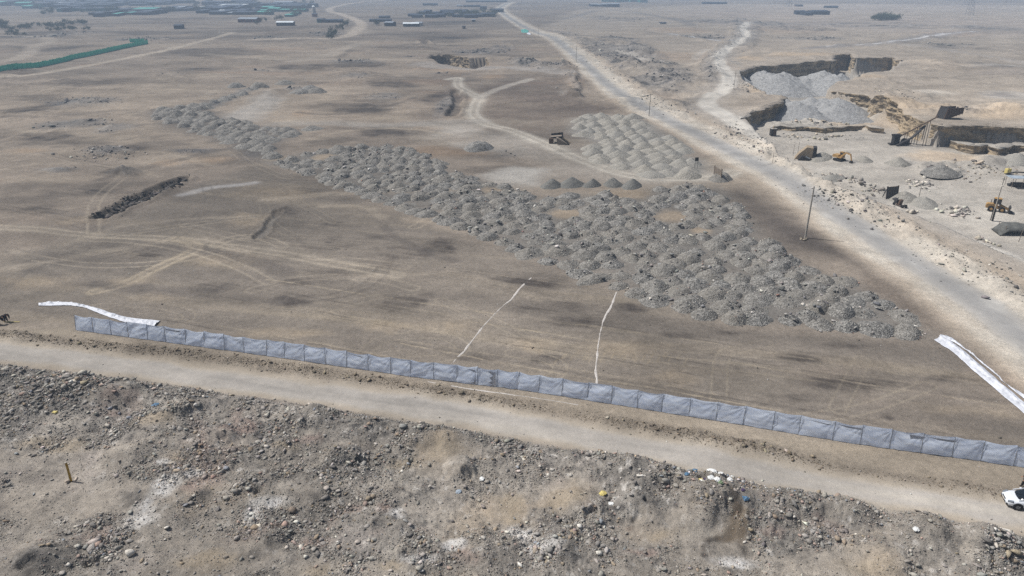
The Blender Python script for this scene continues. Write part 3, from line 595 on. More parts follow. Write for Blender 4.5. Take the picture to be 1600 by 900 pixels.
def np_mesh(name, V, Fc, material, colors=None, smooth=False):
    me = bpy.data.meshes.new(name)
    V = np.ascontiguousarray(V, np.float32); Fc = np.ascontiguousarray(Fc, np.int32); k = Fc.shape[1]
    me.vertices.add(len(V)); me.vertices.foreach_set('co', V.ravel())
    me.loops.add(Fc.size); me.loops.foreach_set('vertex_index', Fc.ravel())
    me.polygons.add(len(Fc)); me.polygons.foreach_set('loop_start', np.arange(0, Fc.size, k, dtype=np.int32))
    me.update(calc_edges=True)
    if smooth: me.polygons.foreach_set('use_smooth', np.ones(len(Fc), bool))
    if colors is not None:
        at = me.color_attributes.new('soil', 'FLOAT_COLOR', 'POINT')
        at.data.foreach_set('color', np.hstack([colors, np.ones((len(V), 1))]).astype(np.float32).ravel())
    me.materials.append(material)
    return me

def link(name, me, parent=None, loc=None):
    o = bpy.data.objects.new(name, me); COL.objects.link(o)
    if parent is not None: o.parent = parent
    if loc is not None: o.location = loc
    return o

def zat(x, y):
    return float(relief(np.array([x]), np.array([y]))[0])

def P(px, py, z=0.0):
    """a point of the ground on a surveyed sight line (walks to the relief)"""
    for _ in range(4):
        x, y = U(px, py, z); z = zat(x, y)
    return Vector((x, y, z))

def empty(name, loc, rz=0.0, label=None, cat=None, group=None):
    o = bpy.data.objects.new(name, None); COL.objects.link(o); o.empty_display_size = .3
    o.location = loc; o.rotation_euler = (0, 0, rz)
    return tag(o, label, cat, group)

class MB:
    def __init__(s): s.bm = bmesh.new()
    def box(s, c, d, rot=None, bevel=0.):
        r = bmesh.ops.create_cube(s.bm, size=1)
        vs = r['verts']
        mt = Matrix.Translation(c) @ (rot.to_4x4() if rot is not None else Matrix()) @ Matrix.Diagonal((*d, 1))
        bmesh.ops.transform(s.bm, matrix=mt, verts=vs)
        if bevel:
            ed = list({e for v in vs for e in v.link_edges})
            bmesh.ops.bevel(s.bm, geom=ed, offset=bevel, segments=2, affect='EDGES', profile=.5)
        return s
    def bar(s, a, b, r0, r1=None, n=10):
        a = Vector(a); b = Vector(b); d = b - a
        r = bmesh.ops.create_cone(s.bm, cap_ends=True, segments=n, radius1=r0, radius2=r0 if r1 is None else r1, depth=d.length)
        bmesh.ops.transform(s.bm, matrix=Matrix.Translation((a + b) / 2) @ d.to_track_quat('Z', 'Y').to_matrix().to_4x4(), verts=r['verts'])
        return s
    def beam(s, a, b, w, h):
        a = Vector(a); b = Vector(b); d = b - a
        return s.box((a + b) / 2, (w, h, d.length), d.to_track_quat('Z', 'Y').to_matrix())
    def prism(s, prof, y0, y1):
        """profile in x,z pulled along y"""
        a = [s.bm.verts.new((x, y0, z)) for x, z in prof]; b = [s.bm.verts.new((x, y1, z)) for x, z in prof]
        n = len(prof)
        s.bm.faces.new(a); s.bm.faces.new(b[::-1])
        for i in range(n): s.bm.faces.new((a[i], b[i], b[(i + 1) % n], a[(i + 1) % n]))
        return s
    def quad(s, *p):
        s.bm.faces.new([s.bm.verts.new(q) for q in p]); return s
    def loft(s, rings, cap=True):
        rs = [[s.bm.verts.new(p) for p in r] for r in rings]; n = len(rings[0])
        for a, b in zip(rs, rs[1:]):
            for i in range(n): s.bm.faces.new((a[i], a[(i + 1) % n], b[(i + 1) % n], b[i]))
        if cap: s.bm.faces.new(rs[0][::-1]); s.bm.faces.new(rs[-1])
        return s
    def mesh(s, name, m, smooth=False):
        bmesh.ops.recalc_face_normals(s.bm, faces=s.bm.faces)
        me = bpy.data.meshes.new(name); s.bm.to_mesh(me); s.bm.free(); me.materials.append(m)
        if smooth:
            me.polygons.foreach_set('use_smooth', np.ones(len(me.polygons), bool))
        return me
    def build(s, name, m, parent=None, smooth=False, loc=None):
        return link(name, s.mesh(name, m, smooth), parent, loc)

def dup(root, loc, rz=None, label=None, group=None, scale=None):
    r = root.copy(); COL.objects.link(r); r.location = loc
    if rz is not None: r.rotation_euler = (0, 0, rz)
    if scale is not None: r.scale = scale
    if label: r['label'] = label
    if group: r['group'] = group
    for ch in list(root.children):
        c = ch.copy(); COL.objects.link(c); c.parent = r
        for g in ch.children:
            d = g.copy(); COL.objects.link(d); d.parent = c
    return r

# ------------------------------------------------------------------ ground sheet
def make_ground():
    rows = [.02, 4, 10, 18, 26, 32]; r = 35.0
    while r < 9000:
        rows.append(r); r *= 1.0028 if r < 125 else (1.0042 if r < 165 else (1.0024 if r < 440 else (1.006 if r < 1900 else 1.03)))
    rows = np.array(rows)
    dense = np.radians(np.arange(-45, 45.001, .085)); coarse = np.radians(np.arange(49, 312, 4.0))
    th = np.concatenate([dense, coarse]); n = len(th)
    Rg, T = np.meshgrid(rows, th, indexing='ij')
    X = (Rg * np.sin(T)).ravel(); Y = (Rg * np.cos(T)).ravel()
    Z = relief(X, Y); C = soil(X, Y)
    i = np.arange(len(rows) - 1)[:, None] * n; j = np.arange(n)[None, :]; j2 = (j + 1) % n
    Fc = np.stack([i + j, i + n + j, i + n + j2, i + j2], -1).reshape(-1, 4)[:, ::-1]
    me = np_mesh('ground', np.stack([X, Y, Z], -1), Fc, M['soil'], C, True)
    o = link('ground', me); tag(o, kind='structure')
make_ground()

def face(pts, zt, zb, side, depth=1.6, seed=1, bands=((138, 124, 104), (116, 105, 90), (154, 138, 114), (104, 95, 84)), flush=True):
    """a cut face of layered earth: ledges run along it, the top bed hangs over"""
    a = UL(pts, zt); L_ = np.concatenate([[0], np.cumsum(np.hypot(*np.diff(a, axis=0).T))]); q = np.arange(0, L_[-1], .45)
    x = np.interp(q, L_, a[:, 0]); y = np.interp(q, L_, a[:, 1]); tx, ty = np.gradient(x), np.gradient(y)
    k = np.ones(9) / 9; tx = np.convolve(np.pad(tx, 4, 'edge'), k, 'valid'); ty = np.convolve(np.pad(ty, 4, 'edge'), k, 'valid')
    l = np.hypot(tx, ty); nx, ny = ty / l * side, -tx / l * side
    back = np.maximum(relief(x - nx * 2.2, y - ny * 2.2), relief(x - nx * 3.2, y - ny * 3.2)); k = np.ones(7) / 7
    zt = np.convolve(np.pad(np.maximum(back, zb + .8), 3, 'edge'), k, 'valid')[:, None] if flush else np.full((len(q), 1), zt)
    v = np.concatenate([[0, .004], np.arange(.012, 1.0001, .02)]); Q, Vv = np.meshgrid(q, v, indexing='ij'); H = zt - zb; zz = zt + .10 - Vv * (H + .8)
    st = fbm(Q * .07, zz + fbm(Q, zz * 0, 9, 3, seed) * .9, .8, 3, seed + 1, .65); st2 = fbm(Q, zz * 1.3, 3.0, 5, seed + 2, .72); big = fbm(Q, zz * .25, 8, 4, seed + 3, .6)
    rag = sst(-.3, .4, fbm(Q, zz * .4, 6, 2, seed + 4))
    top = sst(.25, .05, Vv) * (.5 + .8 * big)
    off = depth * .55 + .5 * st * rag + .75 * st2 + .9 * big + .8 * top + 1.5 * sst(.62, 1.0, Vv) * (.3 + np.clip(big, 0, 1))
    off = np.where(Vv < .003, -3.3, np.where(Vv < .01, -1.6, off)); zz = np.where(Vv < .003, zt - .2, zz)
    zz = zz + np.where((Vv > .001) & (Vv < .2), .3 * fbm(Q, Q * 0, 4, 4, seed + 6, .65), 0)
    e = np.minimum(np.minimum(q, q[-1] - q) / 3., 1)[:, None]; off = off * e + (-.8) * (1 - e)
    X = x[:, None] + nx[:, None] * off; Y = y[:, None] + ny[:, None] * off; n = len(v)
    i = np.arange(len(q) - 1)[:, None] * n; j = np.arange(n - 1)[None]; Fq = np.stack([i + j, i + j + 1, i + n + j + 1, i + n + j], -1).reshape(-1, 4)
    if side > 0: Fq = Fq[:, ::-1]
    B = np.array([lin(b) for b in bands]); c = B[(np.clip(np.floor((st * .6 + st2 * .5 + 1) * 2), 0, 3)).astype(int)] * (1 + .3 * st2)[..., None]
    c[:, :3] = soil(x - nx * 2.5, y - ny * 2.5)[:, None]
    tag(link('quarry_face', np_mesh('quarry_face', np.stack([X.ravel(), Y.ravel(), zz.ravel()], -1), Fq, M['soil'], np.clip(c.reshape(-1, 3), .02, .8))), kind='structure')
face([(1155, 112), (1162, 108.5), (1180, 104.5), (1205, 102.5), (1240, 99.5), (1280, 98), (1302, 97.2)], 2.2, -6.5, 1, 1.8, 701)
face([(1302, 97.5), (1302.5, 93), (1303, 87)], 2.2, -6.5, 1, 1.2, 705)
face([(1301, 86.3), (1318, 84.8), (1333, 84.2), (1338, 90.6), (1360, 90.3), (1398, 90.3), (1405, 97)], 2.2, -6.5, 1, 1.5, 709)
face([(1162, 179), (1166, 176.5), (1180, 169.3), (1200, 163.8), (1222, 157.8), (1223.5, 151)], 2.3, -5, 1, 1.4, 713)
face([(1292, 141), (1330, 146), (1366, 151.5), (1374, 160), (1410, 170), (1432, 186), (1450, 193)], 2.2, -3.6, 1, 1.2, 717)
face([(1448, 192), (1470, 198), (1492, 197), (1520, 196), (1560, 197), (1620, 200), (1760, 207)], 2.2, -4.2, 1, 1.6, 721)
face([(1484, 220), (1500, 222), (1522, 228), (1545, 226), (1562, 232), (1580, 226), (1620, 229), (1760, 238)], -1.2, -5.0, 1, 1.3, 725, flush=False)
face([(1207, 199.5), (1218, 197), (1240, 198.5), (1262, 197), (1285, 200), (1318, 198), (1352, 196), (1380, 202)], -1.9, -4.6, 1, 1.0, 729, flush=False)
face([(667.5, 93), (669, 88.5), (673, 84.8), (690, 83.8), (705, 84.6), (718, 86.2), (741, 91), (762, 90), (766.5, 98)], .4, -7, 1, 1.6, 733)

def ribbon(name, pts, w, kind='structure', lift=.02, m='roadbed', ds=.8, nw=14):
    """a road sheet laid along a line, following the ground"""
    seg = np.hypot(*np.diff(pts, axis=0).T); s = np.concatenate([[0], np.cumsum(seg)])
    q = np.concatenate([np.arange(0, s[-1], ds)]); 
    x = np.interp(q, s, pts[:, 0]); y = np.interp(q, s, pts[:, 1])
    tx = np.gradient(x); ty = np.gradient(y); L_ = np.hypot(tx, ty); nx, ny = ty / L_, -tx / L_
    ww = w * (1 + .06 * np.interp(q, np.arange(0, s[-1] + 9, 3), rng.normal(size=len(np.arange(0, s[-1] + 9, 3)))))
    t = np.linspace(-1, 1, nw)
    X = (x[:, None] + nx[:, None] * ww[:, None] * t).ravel(); Y = (y[:, None] + ny[:, None] * ww[:, None] * t).ravel()
    e = np.tile(1 - np.abs(t) ** 6 * 1.6, (len(q), 1)).ravel()
    Z = relief(X, Y) + lift * e + np.where(np.hypot(X, Y) > 300, .03, 0) * e
    i = np.arange(len(q) - 1)[:, None] * nw; j = np.arange(nw - 1)[None, :]
    Fc = np.stack([i + j, i + j + 1, i + nw + j + 1, i + nw + j], -1).reshape(-1, 4)
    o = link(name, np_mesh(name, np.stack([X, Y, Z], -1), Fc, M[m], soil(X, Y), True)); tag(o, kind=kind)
    return o
ribbon('asphalt_road', ROAD, 3.2, ds=1.0, nw=16)
ribbon('quarry_road', QROAD, 3.0, ds=1.0, nw=14)
mid = (UL(DR_TOP) + UL(DR_BOT)) / 2
ribbon('dirt_road', curve(mid), 2.9, ds=.3, nw=40)

# ------------------------------------------------------------------ loose stones
ICO_V = np.array([(-1, 0, 1.618), (1, 0, 1.618), (-1, 0, -1.618), (1, 0, -1.618), (0, 1.618, 1), (0, 1.618, -1), (0, -1.618, 1), (0, -1.618, -1), (1.618, 1, 0), (-1.618, 1, 0), (1.618, -1, 0), (-1.618, -1, 0)]) / 1.9
ICO_F = np.array([(0, 1, 4), (0, 4, 9), (9, 4, 5), (4, 8, 5), (4, 1, 8), (8, 1, 10), (8, 10, 3), (5, 8, 3), (5, 3, 2), (2, 3, 7), (7, 3, 10), (7, 10, 6), (7, 6, 11), (11, 6, 0), (0, 6, 1), (6, 10, 1), (9, 11, 0), (9, 2, 11), (9, 5, 2), (7, 11, 2)])
OCT_V = np.array([(1, 0, 0), (-1, 0, 0), (0, 1, 0), (0, -1, 0), (0, 0, 1), (0, 0, -1.)])
OCT_F = np.array([(0, 2, 4), (2, 1, 4), (1, 3, 4), (3, 0, 4), (2, 0, 5), (1, 2, 5), (3, 1, 5), (0, 3, 5)])

def stones(name, x, y, size, cols, z=None, tmpl='ico', flat=.7, sink=.25):
    n = len(x)
    tv, tf = (ICO_V, ICO_F) if tmpl == 'ico' else (OCT_V, OCT_F)
    k = len(tv)
    v = np.repeat(tv[None], n, 0) * (1 + rng.uniform(-.42, .42, (n, k, 1)))
    v = v * np.stack([rng.uniform(.7, 1.6, n), rng.uniform(.5, 1.1, n), rng.uniform(.35, .95, n)], -1)[:, None]
    tilt = rng.normal(0, .6, n); c, s = np.cos(tilt)[:, None], np.sin(tilt)[:, None]
    v = np.stack([v[..., 0] * c - v[..., 2] * s, v[..., 1], v[..., 0] * s + v[..., 2] * c], -1)
    a = rng.uniform(0, 6.28, n); c, s = np.cos(a)[:, None], np.sin(a)[:, None]
    v = np.stack([v[..., 0] * c - v[..., 1] * s, v[..., 0] * s + v[..., 1] * c, v[..., 2] * flat], -1) * (size[:, None, None] * .5)
    if z is None: z = relief(x, y)
    v += np.stack([x, y, z + size * (.5 - sink) * flat], -1)[:, None]
    f = (tf[None] + (np.arange(n) * k)[:, None, None]).reshape(-1, 3)
    me = np_mesh(name, v.reshape(-1, 3), f, M['stone'], np.repeat(cols, k, 0))
    return link(name, me)

def pick(cols, p, n, jit=.12):
    c = np.array([lin(q) for q in cols])[rng.choice(len(cols), n, p=np.array(p) / sum(p))]
    return np.clip(c * (1 + rng.normal(0, jit, (n, 1))) * (1 + rng.normal(0, .025, (n, 3))), .01, .9)

STONE_C = [(128, 125, 119), (104, 101, 97), (150, 145, 136), (176, 169, 158), (206, 200, 190), (150, 126, 114), (132, 116, 94), (78, 76, 76), (122, 130, 138)]
STONE_P = [30, 22, 20, 8, 3, 6, 12, 8, 3]
def rubble():
    n = 900000
    x = rng.uniform(-75, 62, n); y = rng.uniform(33, 92, n)
    s = sdf(x, y, FORE); ok = (s > .1) & (np.abs(np.arctan2(x, y)) < .80); x, y, s = x[ok], y[ok], s[ok]
    r = ROUGH(x, y) * (.35 + .8 * sst(-.3, .4, fbm(x, y, 2.4, 3, 201, .6)))
    ok = rng.uniform(0, 1, len(x)) < r * .9 + .04; x, y, s, r = x[ok], y[ok], s[ok], r[ok]
    size = .08 + .055 * rng.pareto(2.5, len(x)); size = np.clip(size, 0, .55) * (.8 + .4 * sst(-.1, .7, fbm(x, y, 4.5, 3, 207))) * (.7 + .5 * np.clip(r, 0, 1.2))
    cols = pick(STONE_C, STONE_P, len(x))
    g = fbm(x, y, 5, 3, 205); cols *= (1 - .22 * sst(.1, .8, g))[:, None]
    cols = cols * .86 + soil(x, y) * .50
    big = size > .22
    tag(stones('rubble', x[big], y[big], size[big], cols[big]), kind='stuff')
    tag(stones('pebbles', x[~big], y[~big], size[~big], cols[~big], tmpl='oct', flat=.85), kind='stuff')
    # clods along the pushed-up bank, crumbs on the road edges
    L_ = np.concatenate([[0], np.cumsum(np.hypot(*np.diff(BERM, axis=0).T))]); n = 15000
    q = rng.uniform(0, L_[-1], n); x = np.interp(q, L_, BERM[:, 0]) + rng.normal(0, .5, n); y = np.interp(q, L_, BERM[:, 1]) + rng.normal(0, .55, n)
    ok = fbm(x, y, 9, 2, 78) > rng.uniform(-.9, .6, n); x, y = x[ok], y[ok]
    size = np.clip(.06 + .05 * rng.pareto(2.6, len(x)), 0, .5)
    tag(stones('clods', x, y, size, pick([(122, 110, 94), (100, 92, 82), (144, 132, 112), (170, 162, 150)], [40, 30, 20, 5], len(x)) * .75 + soil(x, y) * .25), kind='stuff')
    n = 1500; k = rng.integers(0, 2, n); q = rng.uniform(0, 1, n)
    a = curve(UL(DR_TOP)); b = curve(UL(DR_BOT)); m = len(a) - 1
    x = np.where(k, np.interp(q * m, np.arange(m + 1), a[:, 0]), np.interp(q * m, np.arange(m + 1), b[:, 0])); y = np.where(k, np.interp(q * m, np.arange(m + 1), a[:, 1]), np.interp(q * m, np.arange(m + 1), b[:, 1]))
    x += rng.normal(0, .8, n); y += np.where(k, -1, 1) * np.abs(rng.normal(0, .7, n)) * np.where(rng.uniform(size=n) < .8, 1, -1)
    tag(stones('road_crumbs', x, y, np.clip(.04 + .03 * rng.pareto(2.5, n), 0, .25), pick([(190, 184, 174), (126, 120, 112), (216, 212, 206), (96, 92, 88)], [4, 5, 1.5, 2], n), tmpl='oct'), kind='stuff')
rubble()

def scatter_line(name, lines, n, w, smin, smax, cols, p, z=0., flat=.75):
    X, Y = [], []
    for pts in lines:
        a = UL(pts, z); L_ = np.concatenate([[0], np.cumsum(np.hypot(*np.diff(a, axis=0).T))]); q = rng.uniform(0, L_[-1], n)
        X.append(np.interp(q, L_, a[:, 0]) + rng.normal(0, w, n)); Y.append(np.interp(q, L_, a[:, 1]) + rng.normal(0, w * 1.3, n))
    x = np.concatenate(X); y = np.concatenate(Y); size = np.clip(smin * (1 + rng.pareto(2.2, len(x))), 0, smax)
    return tag(stones(name, x, y, size, pick(cols, p, len(x)), flat=flat), kind='stuff')
scatter_line('ditch_rocks', [[(155, 338), (185, 324), (222, 306)], [(200, 316), (222, 308)], [(240, 300), (270, 288), (288, 278)], [(215, 312), (245, 298)]], 170, .9, .35, 1.5, [(70, 67, 64), (96, 92, 88), (150, 145, 136)], [5, 3, 1])
scatter_line('quarry_rocks', [[(1288, 262), (1330, 272), (1375, 290)]], 120, 1.2, .35, 1.3, [(176, 168, 154), (140, 134, 126), (110, 106, 102)], [4, 4, 2], -2)
scatter_line('white_rock_piles', [[(1428, 283), (1440, 278), (1452, 278)], [(1490, 326), (1502, 320), (1508, 324)]], 75, 1.3, .4, 1.2, [(206, 198, 184), (170, 164, 154), (120, 116, 112)], [4, 4, 2], -2.5)
scatter_line('quarry_edge_rocks', [[(1522, 350), (1536, 356), (1548, 362), (1562, 368)], [(1418, 312), (1440, 314)]], 14, .5, .6, 1.3, [(200, 190, 174), (160, 152, 140)], [4, 3], -1)
scatter_line('bank_rocks', [[(1516, 258), (1545, 262), (1570, 264)], [(1460, 266), (1480, 270), (1500, 266)], [(1212, 212), (1260, 214), (1310, 212)], [(1375, 165), (1405, 175), (1420, 190)], [(1250, 196), (1350, 198)]], 60, 2.2, .4, 1.5, [(190, 178, 158), (150, 142, 130), (104, 100, 96)], [4, 4, 3], -3)
scatter_line('spoil_rocks', [[(900, 66), (980, 80)], [(930, 100), (960, 118), (1000, 140)], [(1000, 105), (1060, 130)], [(1110, 95), (1115, 130)], [(1150, 140), (1180, 150)], [(1130, 205), (1210, 246)], [(1310, 298), (1362, 330), (1440, 372)], [(1470, 388), (1590, 458)], [(1000, 150), (1070, 185)], [(885, 105), (893, 150)], [(65, 155), (180, 160)], [(140, 235), (190, 245)], [(1140, 195), (1210, 240)], [(1270, 300), (1330, 322)]], 190, 3.0, .18, .9, [(134, 131, 125), (164, 158, 148), (100, 98, 95), (200, 194, 184)], [5, 5, 4, 1])

def clutter_rocks():
    X, Y = [], []
    for p in CLUT_POLY + [np.vstack([U(px - rx, py), U(px, py - ry), U(px + rx, py), U(px, py + ry)]) for px, py, rx, ry in CLUT_ELL if py > 50]:
        a, b, c, d = box_of(p, 3); n = int(min(9000, (b - a) * (d - c) * .45)); X.append(rng.uniform(a, b, n)); Y.append(rng.uniform(c, d, n))
    x, y = np.concatenate(X), np.concatenate(Y); ok = CLUT(x, y) * sst(-.3, .4, fbm(x, y, 6, 3, 235)) > rng.uniform(.05, 1, len(x)); x, y = x[ok], y[ok]; r = np.hypot(x, y)
    tag(stones('clutter_rocks', x, y, np.clip((.22 + .16 * rng.pareto(2.2, len(x))) * np.clip(r / 200, .8, 1.8), 0, 2.0), pick([(120, 118, 114), (92, 91, 90), (160, 155, 146), (70, 70, 72)], [5, 5, 3, 3], len(x))), kind='stuff')
clutter_rocks()

def plot_litter():
    n = 1400; px = rng.uniform(0, 1600, n); py = rng.uniform(280, 735, n); p = U(px, py)
    ok = sdf(p[:, 0], p[:, 1], PLOT) > -1; x, y = p[ok].T
    tag(stones('plot_stones', x, y, np.clip(.05 + .035 * rng.pareto(2.2, len(x)), 0, .35), pick([(130, 120, 106), (98, 92, 86), (196, 190, 180), (226, 224, 220)], [5, 4, 1.2, .8], len(x))), kind='stuff')
plot_litter()

# ------------------------------------------------------------------ heaps
def heap_mesh(name, m, lump, seed, peak=1.0, nr=20, na=40):
    """a tipped load: unit radius, unit height"""
    rs = np.concatenate([[0], np.linspace(.05, 1.25, nr)]); an = np.linspace(0, 2 * np.pi, na, endpoint=False)
    Rg, A = np.meshgrid(rs[1:], an, indexing='ij')
    x = np.concatenate([[0], (Rg * np.cos(A)).ravel()]); y = np.concatenate([[0], (Rg * np.sin(A)).ravel()])
    d = np.hypot(x, y) * (1 + fbm(x + seed * 9, y, 1.2, 3, seed) * .22)
    z = np.clip(1 - d ** (1.15 if peak > 1 else 1.7), -.25, 1)
    if peak <= 1: z = np.where(z > .72, .72 + (z - .72) * .55, z) * 1.1
    z = z + lump * fbm(x + seed, y - seed * 3, .34, 3, seed + 5, .65) * np.clip(1.35 - d, 0, 1) * .5
    z = np.where(d > 1.12, -.3, z)
    Fq = []
    for i in range(nr - 1):
        for j in range(na):
            a = 1 + i * na + j; b = 1 + i * na + (j + 1) % na
            Fq.append((a, a + na, b + na, b))
    V = np.stack([x, y, z], -1)
    F3 = [(0, 1 + j, 1 + (j + 1) % na) for j in range(na)]
    me = bpy.data.meshes.new(name); me.from_pydata(V.tolist(), [], [list(f) for f in Fq] + [list(f) for f in F3]); me.materials.append(m)
    me.polygons.foreach_set('use_smooth', np.ones(len(me.polygons), bool))
    return me

DARK = [heap_mesh('rubble_heap', M['dark_heap'], .20 + .07 * (i % 4), 300 + i, 1.0 if i % 3 else 1.2) for i in range(9)]
GREY = [heap_mesh('gravel_heap', M['grey_heap'], .10, 330 + i, 1.2) for i in range(5)]
BLUE = [heap_mesh('gravel_heap', M['blue_heap'], .30, 340 + i, 1.2, 34, 70) for i in range(3)]
BLACK = [heap_mesh('gravel_heap', M['black_heap'], .10, 350 + i, 1.2) for i in range(3)]

def stock_mesh(name, m, seed, nr=90, na=150):
    rs = np.linspace(.012, 1.3, nr); an = np.linspace(0, 2 * np.pi, na, endpoint=False); Rg, A = np.meshgrid(rs, an, indexing='ij'); x = (Rg * np.cos(A)).ravel(); y = (Rg * np.sin(A)).ravel()
    r = np.random.default_rng(seed); z = np.full(x.shape, -.4)
    for k in range(16):
        a = r.uniform(0, 6.28); d = np.sqrt(r.uniform(0, 1)) * .62; cx, cy = math.cos(a) * d, math.sin(a) * d * .8
        z = np.maximum(z, r.uniform(.55, 1.0) - 1.45 * np.hypot(x - cx, y - cy) * (1 + .12 * fbm(x + k, y, .5, 3, seed + k)))
    z = z + .06 * fbm(x, y, .3, 4, seed + 30, .65) + .035 * fbm(x, y, .06, 3, seed + 31, .7) - .1 * np.abs(fbm(np.arctan2(y, x) * 2.2, Rg.ravel() * .3, .6, 3, seed + 32)) * np.clip(Rg.ravel(), 0, 1)
    i = np.arange(nr - 1)[:, None] * na; j = np.arange(na)[None]; Fq = np.stack([i + j, i + na + j, i + na + (j + 1) % na, i + (j + 1) % na], -1).reshape(-1, 4)
    return np_mesh(name, np.stack([x, y, z], -1), Fq, m, None, True)
STOCK = [stock_mesh('gravel_stockpile', M['blue_heap'], 360 + 40 * i) for i in range(4)]

def jitter_grid(poly, step, ang, jit, inset=1.0):
    c = poly.mean(0); R = max(np.hypot(*(poly - c).T)) + step
    k = np.arange(-R, R, step); gx, gy = np.meshgrid(k, k * 1.0); gx = gx + (np.arange(len(k)) % 2)[:, None] * step * .5
    gx = gx.ravel() + rng.normal(0, jit, gx.size); gy = gy.ravel() + rng.normal(0, jit, gy.size)
    ca, sa = math.cos(ang), math.sin(ang); x = c[0] + gx * ca - gy * sa; y = c[1] + gx * sa + gy * ca
    ok = sdf(x, y, poly) > inset
    return x[ok], y[ok]

def in_clear(x, y):
    r = np.zeros(len(x), bool)
    for px, py, rx, ry in CLEAR:
        c = U(px, py); w = abs(U(px + rx, py)[0] - c[0]); h = abs(U(px, py - ry)[1] - U(px, py + ry)[1]) / 2
        r |= np.hypot((x - c[0]) / w, (y - c[1]) / h) < .9
    return r

hx, hy = jitter_grid(HEAPS, 3.5, -.30, .5, -.4)
e = UL([(448, 262), (500, 279), (600, 317), (700, 350), (830, 401), (960, 452), (1112, 501), (1300, 515), (1405, 527), (1474, 533)]); L_ = np.concatenate([[0], np.cumsum(np.hypot(*np.diff(e, axis=0).T))]); q = np.arange(0, L_[-1], 3.5)
ex = np.interp(q, L_, e[:, 0]) + rng.normal(0, .35, len(q)); ey = np.interp(q, L_, e[:, 1]) + rng.normal(0, .35, len(q)) + 1.2
k = ~in_clear(hx, hy) & (np.min(np.hypot(hx[:, None] - ex, hy[:, None] - ey), 1) > 2.5); hx, hy = np.concatenate([hx[k], ex]), np.concatenate([hy[k], ey])
o = np.argsort(np.hypot(hx, hy)); hx, hy = hx[o], hy[o]
HEAP_TOPS = []
def put_heap(name, me, x, y, r, h, label, group, rz=None, z=None):
    ob = link(name, me); z = zat(x, y) if z is None else z
    ob.location = (x, y, z - .05); ob.scale = (r * rng.uniform(1.0, 1.4), r * rng.uniform(.85, 1.05), h); ob.rotation_euler = (0, 0, .9 + rng.normal(0, .35) + (math.pi if rng.uniform() < .5 else 0) if rz is None else rz)
    return tag(ob, label, 'heap', group)
hz = relief(hx, hy)
near_n = min(300, len(hx)); print('dark heaps', len(hx))
far = []
for i in range(len(hx)):
    r = rng.uniform(1.55, 2.25); h = r * rng.uniform(.32, .60); HEAP_TOPS.append((hx[i], hy[i], r, h, hz[i]))
    if i < near_n:
        put_heap('rubble_heap', DARK[int(rng.integers(0, 9))], hx[i], hy[i], r, h, 'dark grey stony heap in the packed rubble field between plot and asphalt road', 'rubble heaps packed beside the plot', None, hz[i])
    else:
        far.append((hx[i], hy[i], hz[i], r, h))
for pl, st in ((HEAPS_FAR, 4.0), (HEAPS_STRIP, 4.2)):
    x, y = jitter_grid(pl, st, .2, .9); zz = relief(x, y)
    far += [(x[i], y[i], zz[i], rng.uniform(1.8, 2.8), rng.uniform(.7, 1.4)) for i in range(len(x))]
def merged_heaps(name, lst, src, m):
    VV, FF, off = [], [], 0
    for i, (x, y, z, r, h) in enumerate(lst):
        me = src[i % len(src)]; v = np.empty(len(me.vertices) * 3, np.float32); me.vertices.foreach_get('co', v); v = v.reshape(-1, 3)
        a = rng.uniform(0, 6.28); c, s = math.cos(a), math.sin(a)
        v = np.stack([(v[:, 0] * c - v[:, 1] * s) * r + x, (v[:, 0] * s + v[:, 1] * c) * r + y, v[:, 2] * h + z - .05], -1)
        q = [p.vertices[:] for p in me.polygons]; q = [tuple(p) + (p[-1],) if len(p) == 3 else tuple(p) for p in q]
        f = np.array([list(p) for p in q]); VV.append(v); FF.append(f + off); off += len(v)
    V = np.vstack(VV); Fq = np.vstack(FF)
    T = np.vstack([Fq[:, [0, 1, 2]], Fq[:, [0, 2, 3]][Fq[:, 2] != Fq[:, 3]]])
    tag(link(name, np_mesh(name, V, T, m, None, True)), kind='stuff')
if far: merged_heaps('distant_rubble_heaps', far, DARK, M['dark_heap'])

gx, gy = jitter_grid(GREY_HEAPS, 4.9, .5, .6, .3); gz = relief(gx, gy); print('grey heaps', len(gx), 'far', len(far))
for i in range(len(gx)):
    put_heap('gravel_heap', GREY[i % 5], gx[i], gy[i], rng.uniform(2.5, 3.1), rng.uniform(1.1, 1.7), 'smooth pale grey gravel heap in the block between pale track and asphalt road', 'pale gravel heaps beside the track', None, gz[i])
for k, (px, py, s) in enumerate(((863, 291, 1.0), (893, 289, 1.05), (926, 290, .9), (957, 289, 1.0), (988, 291, 1.0))):
    p = P(px, py); nm = ['leftmost', 'second from the left', 'middle', 'second from the right', 'rightmost'][k]
    put_heap('gravel_heap', BLACK[k % 3], p.x, p.y, 2.35 * s, 1.75 * s, f'smooth dark gravel heap, {nm} of the clean row on the pale apron', 'clean gravel heaps in a row on the apron')
for px, py, r, h, lb in ((748, 232, 3.6, 1.9, 'lone grey gravel heap beside the pale winding track'), (528, 236, 3.2, 1.7, 'dark heap at the top corner of the rubble field'), (445, 131, 3.8, 1.7, 'lone dark heap above the strip of heaps, right one'), (368, 136, 3.4, 1.9, 'dark heap at the far end of the strip of heaps'), (470, 146, 4.2, 1.8, 'left one of three dark heaps on the bare plain'), (494, 144, 3.8, 1.9, 'right one of three dark heaps on the bare plain'), (486, 139, 3.4, 1.5, 'rear one of three dark heaps on the bare plain'), (404, 136, 3.4, 1.9, 'dark heap at the far right tip of the strip of heaps'), (486, 202, 3.2, 1.2, 'low dark heap right of the far heap field'), (1126, 280, 2.6, 1.5, 'purplish grey heap at the foot of the plank gate')):
    p = P(px, py); put_heap('rubble_heap', DARK[int(px) % 9], p.x, p.y, r, h, lb, None)
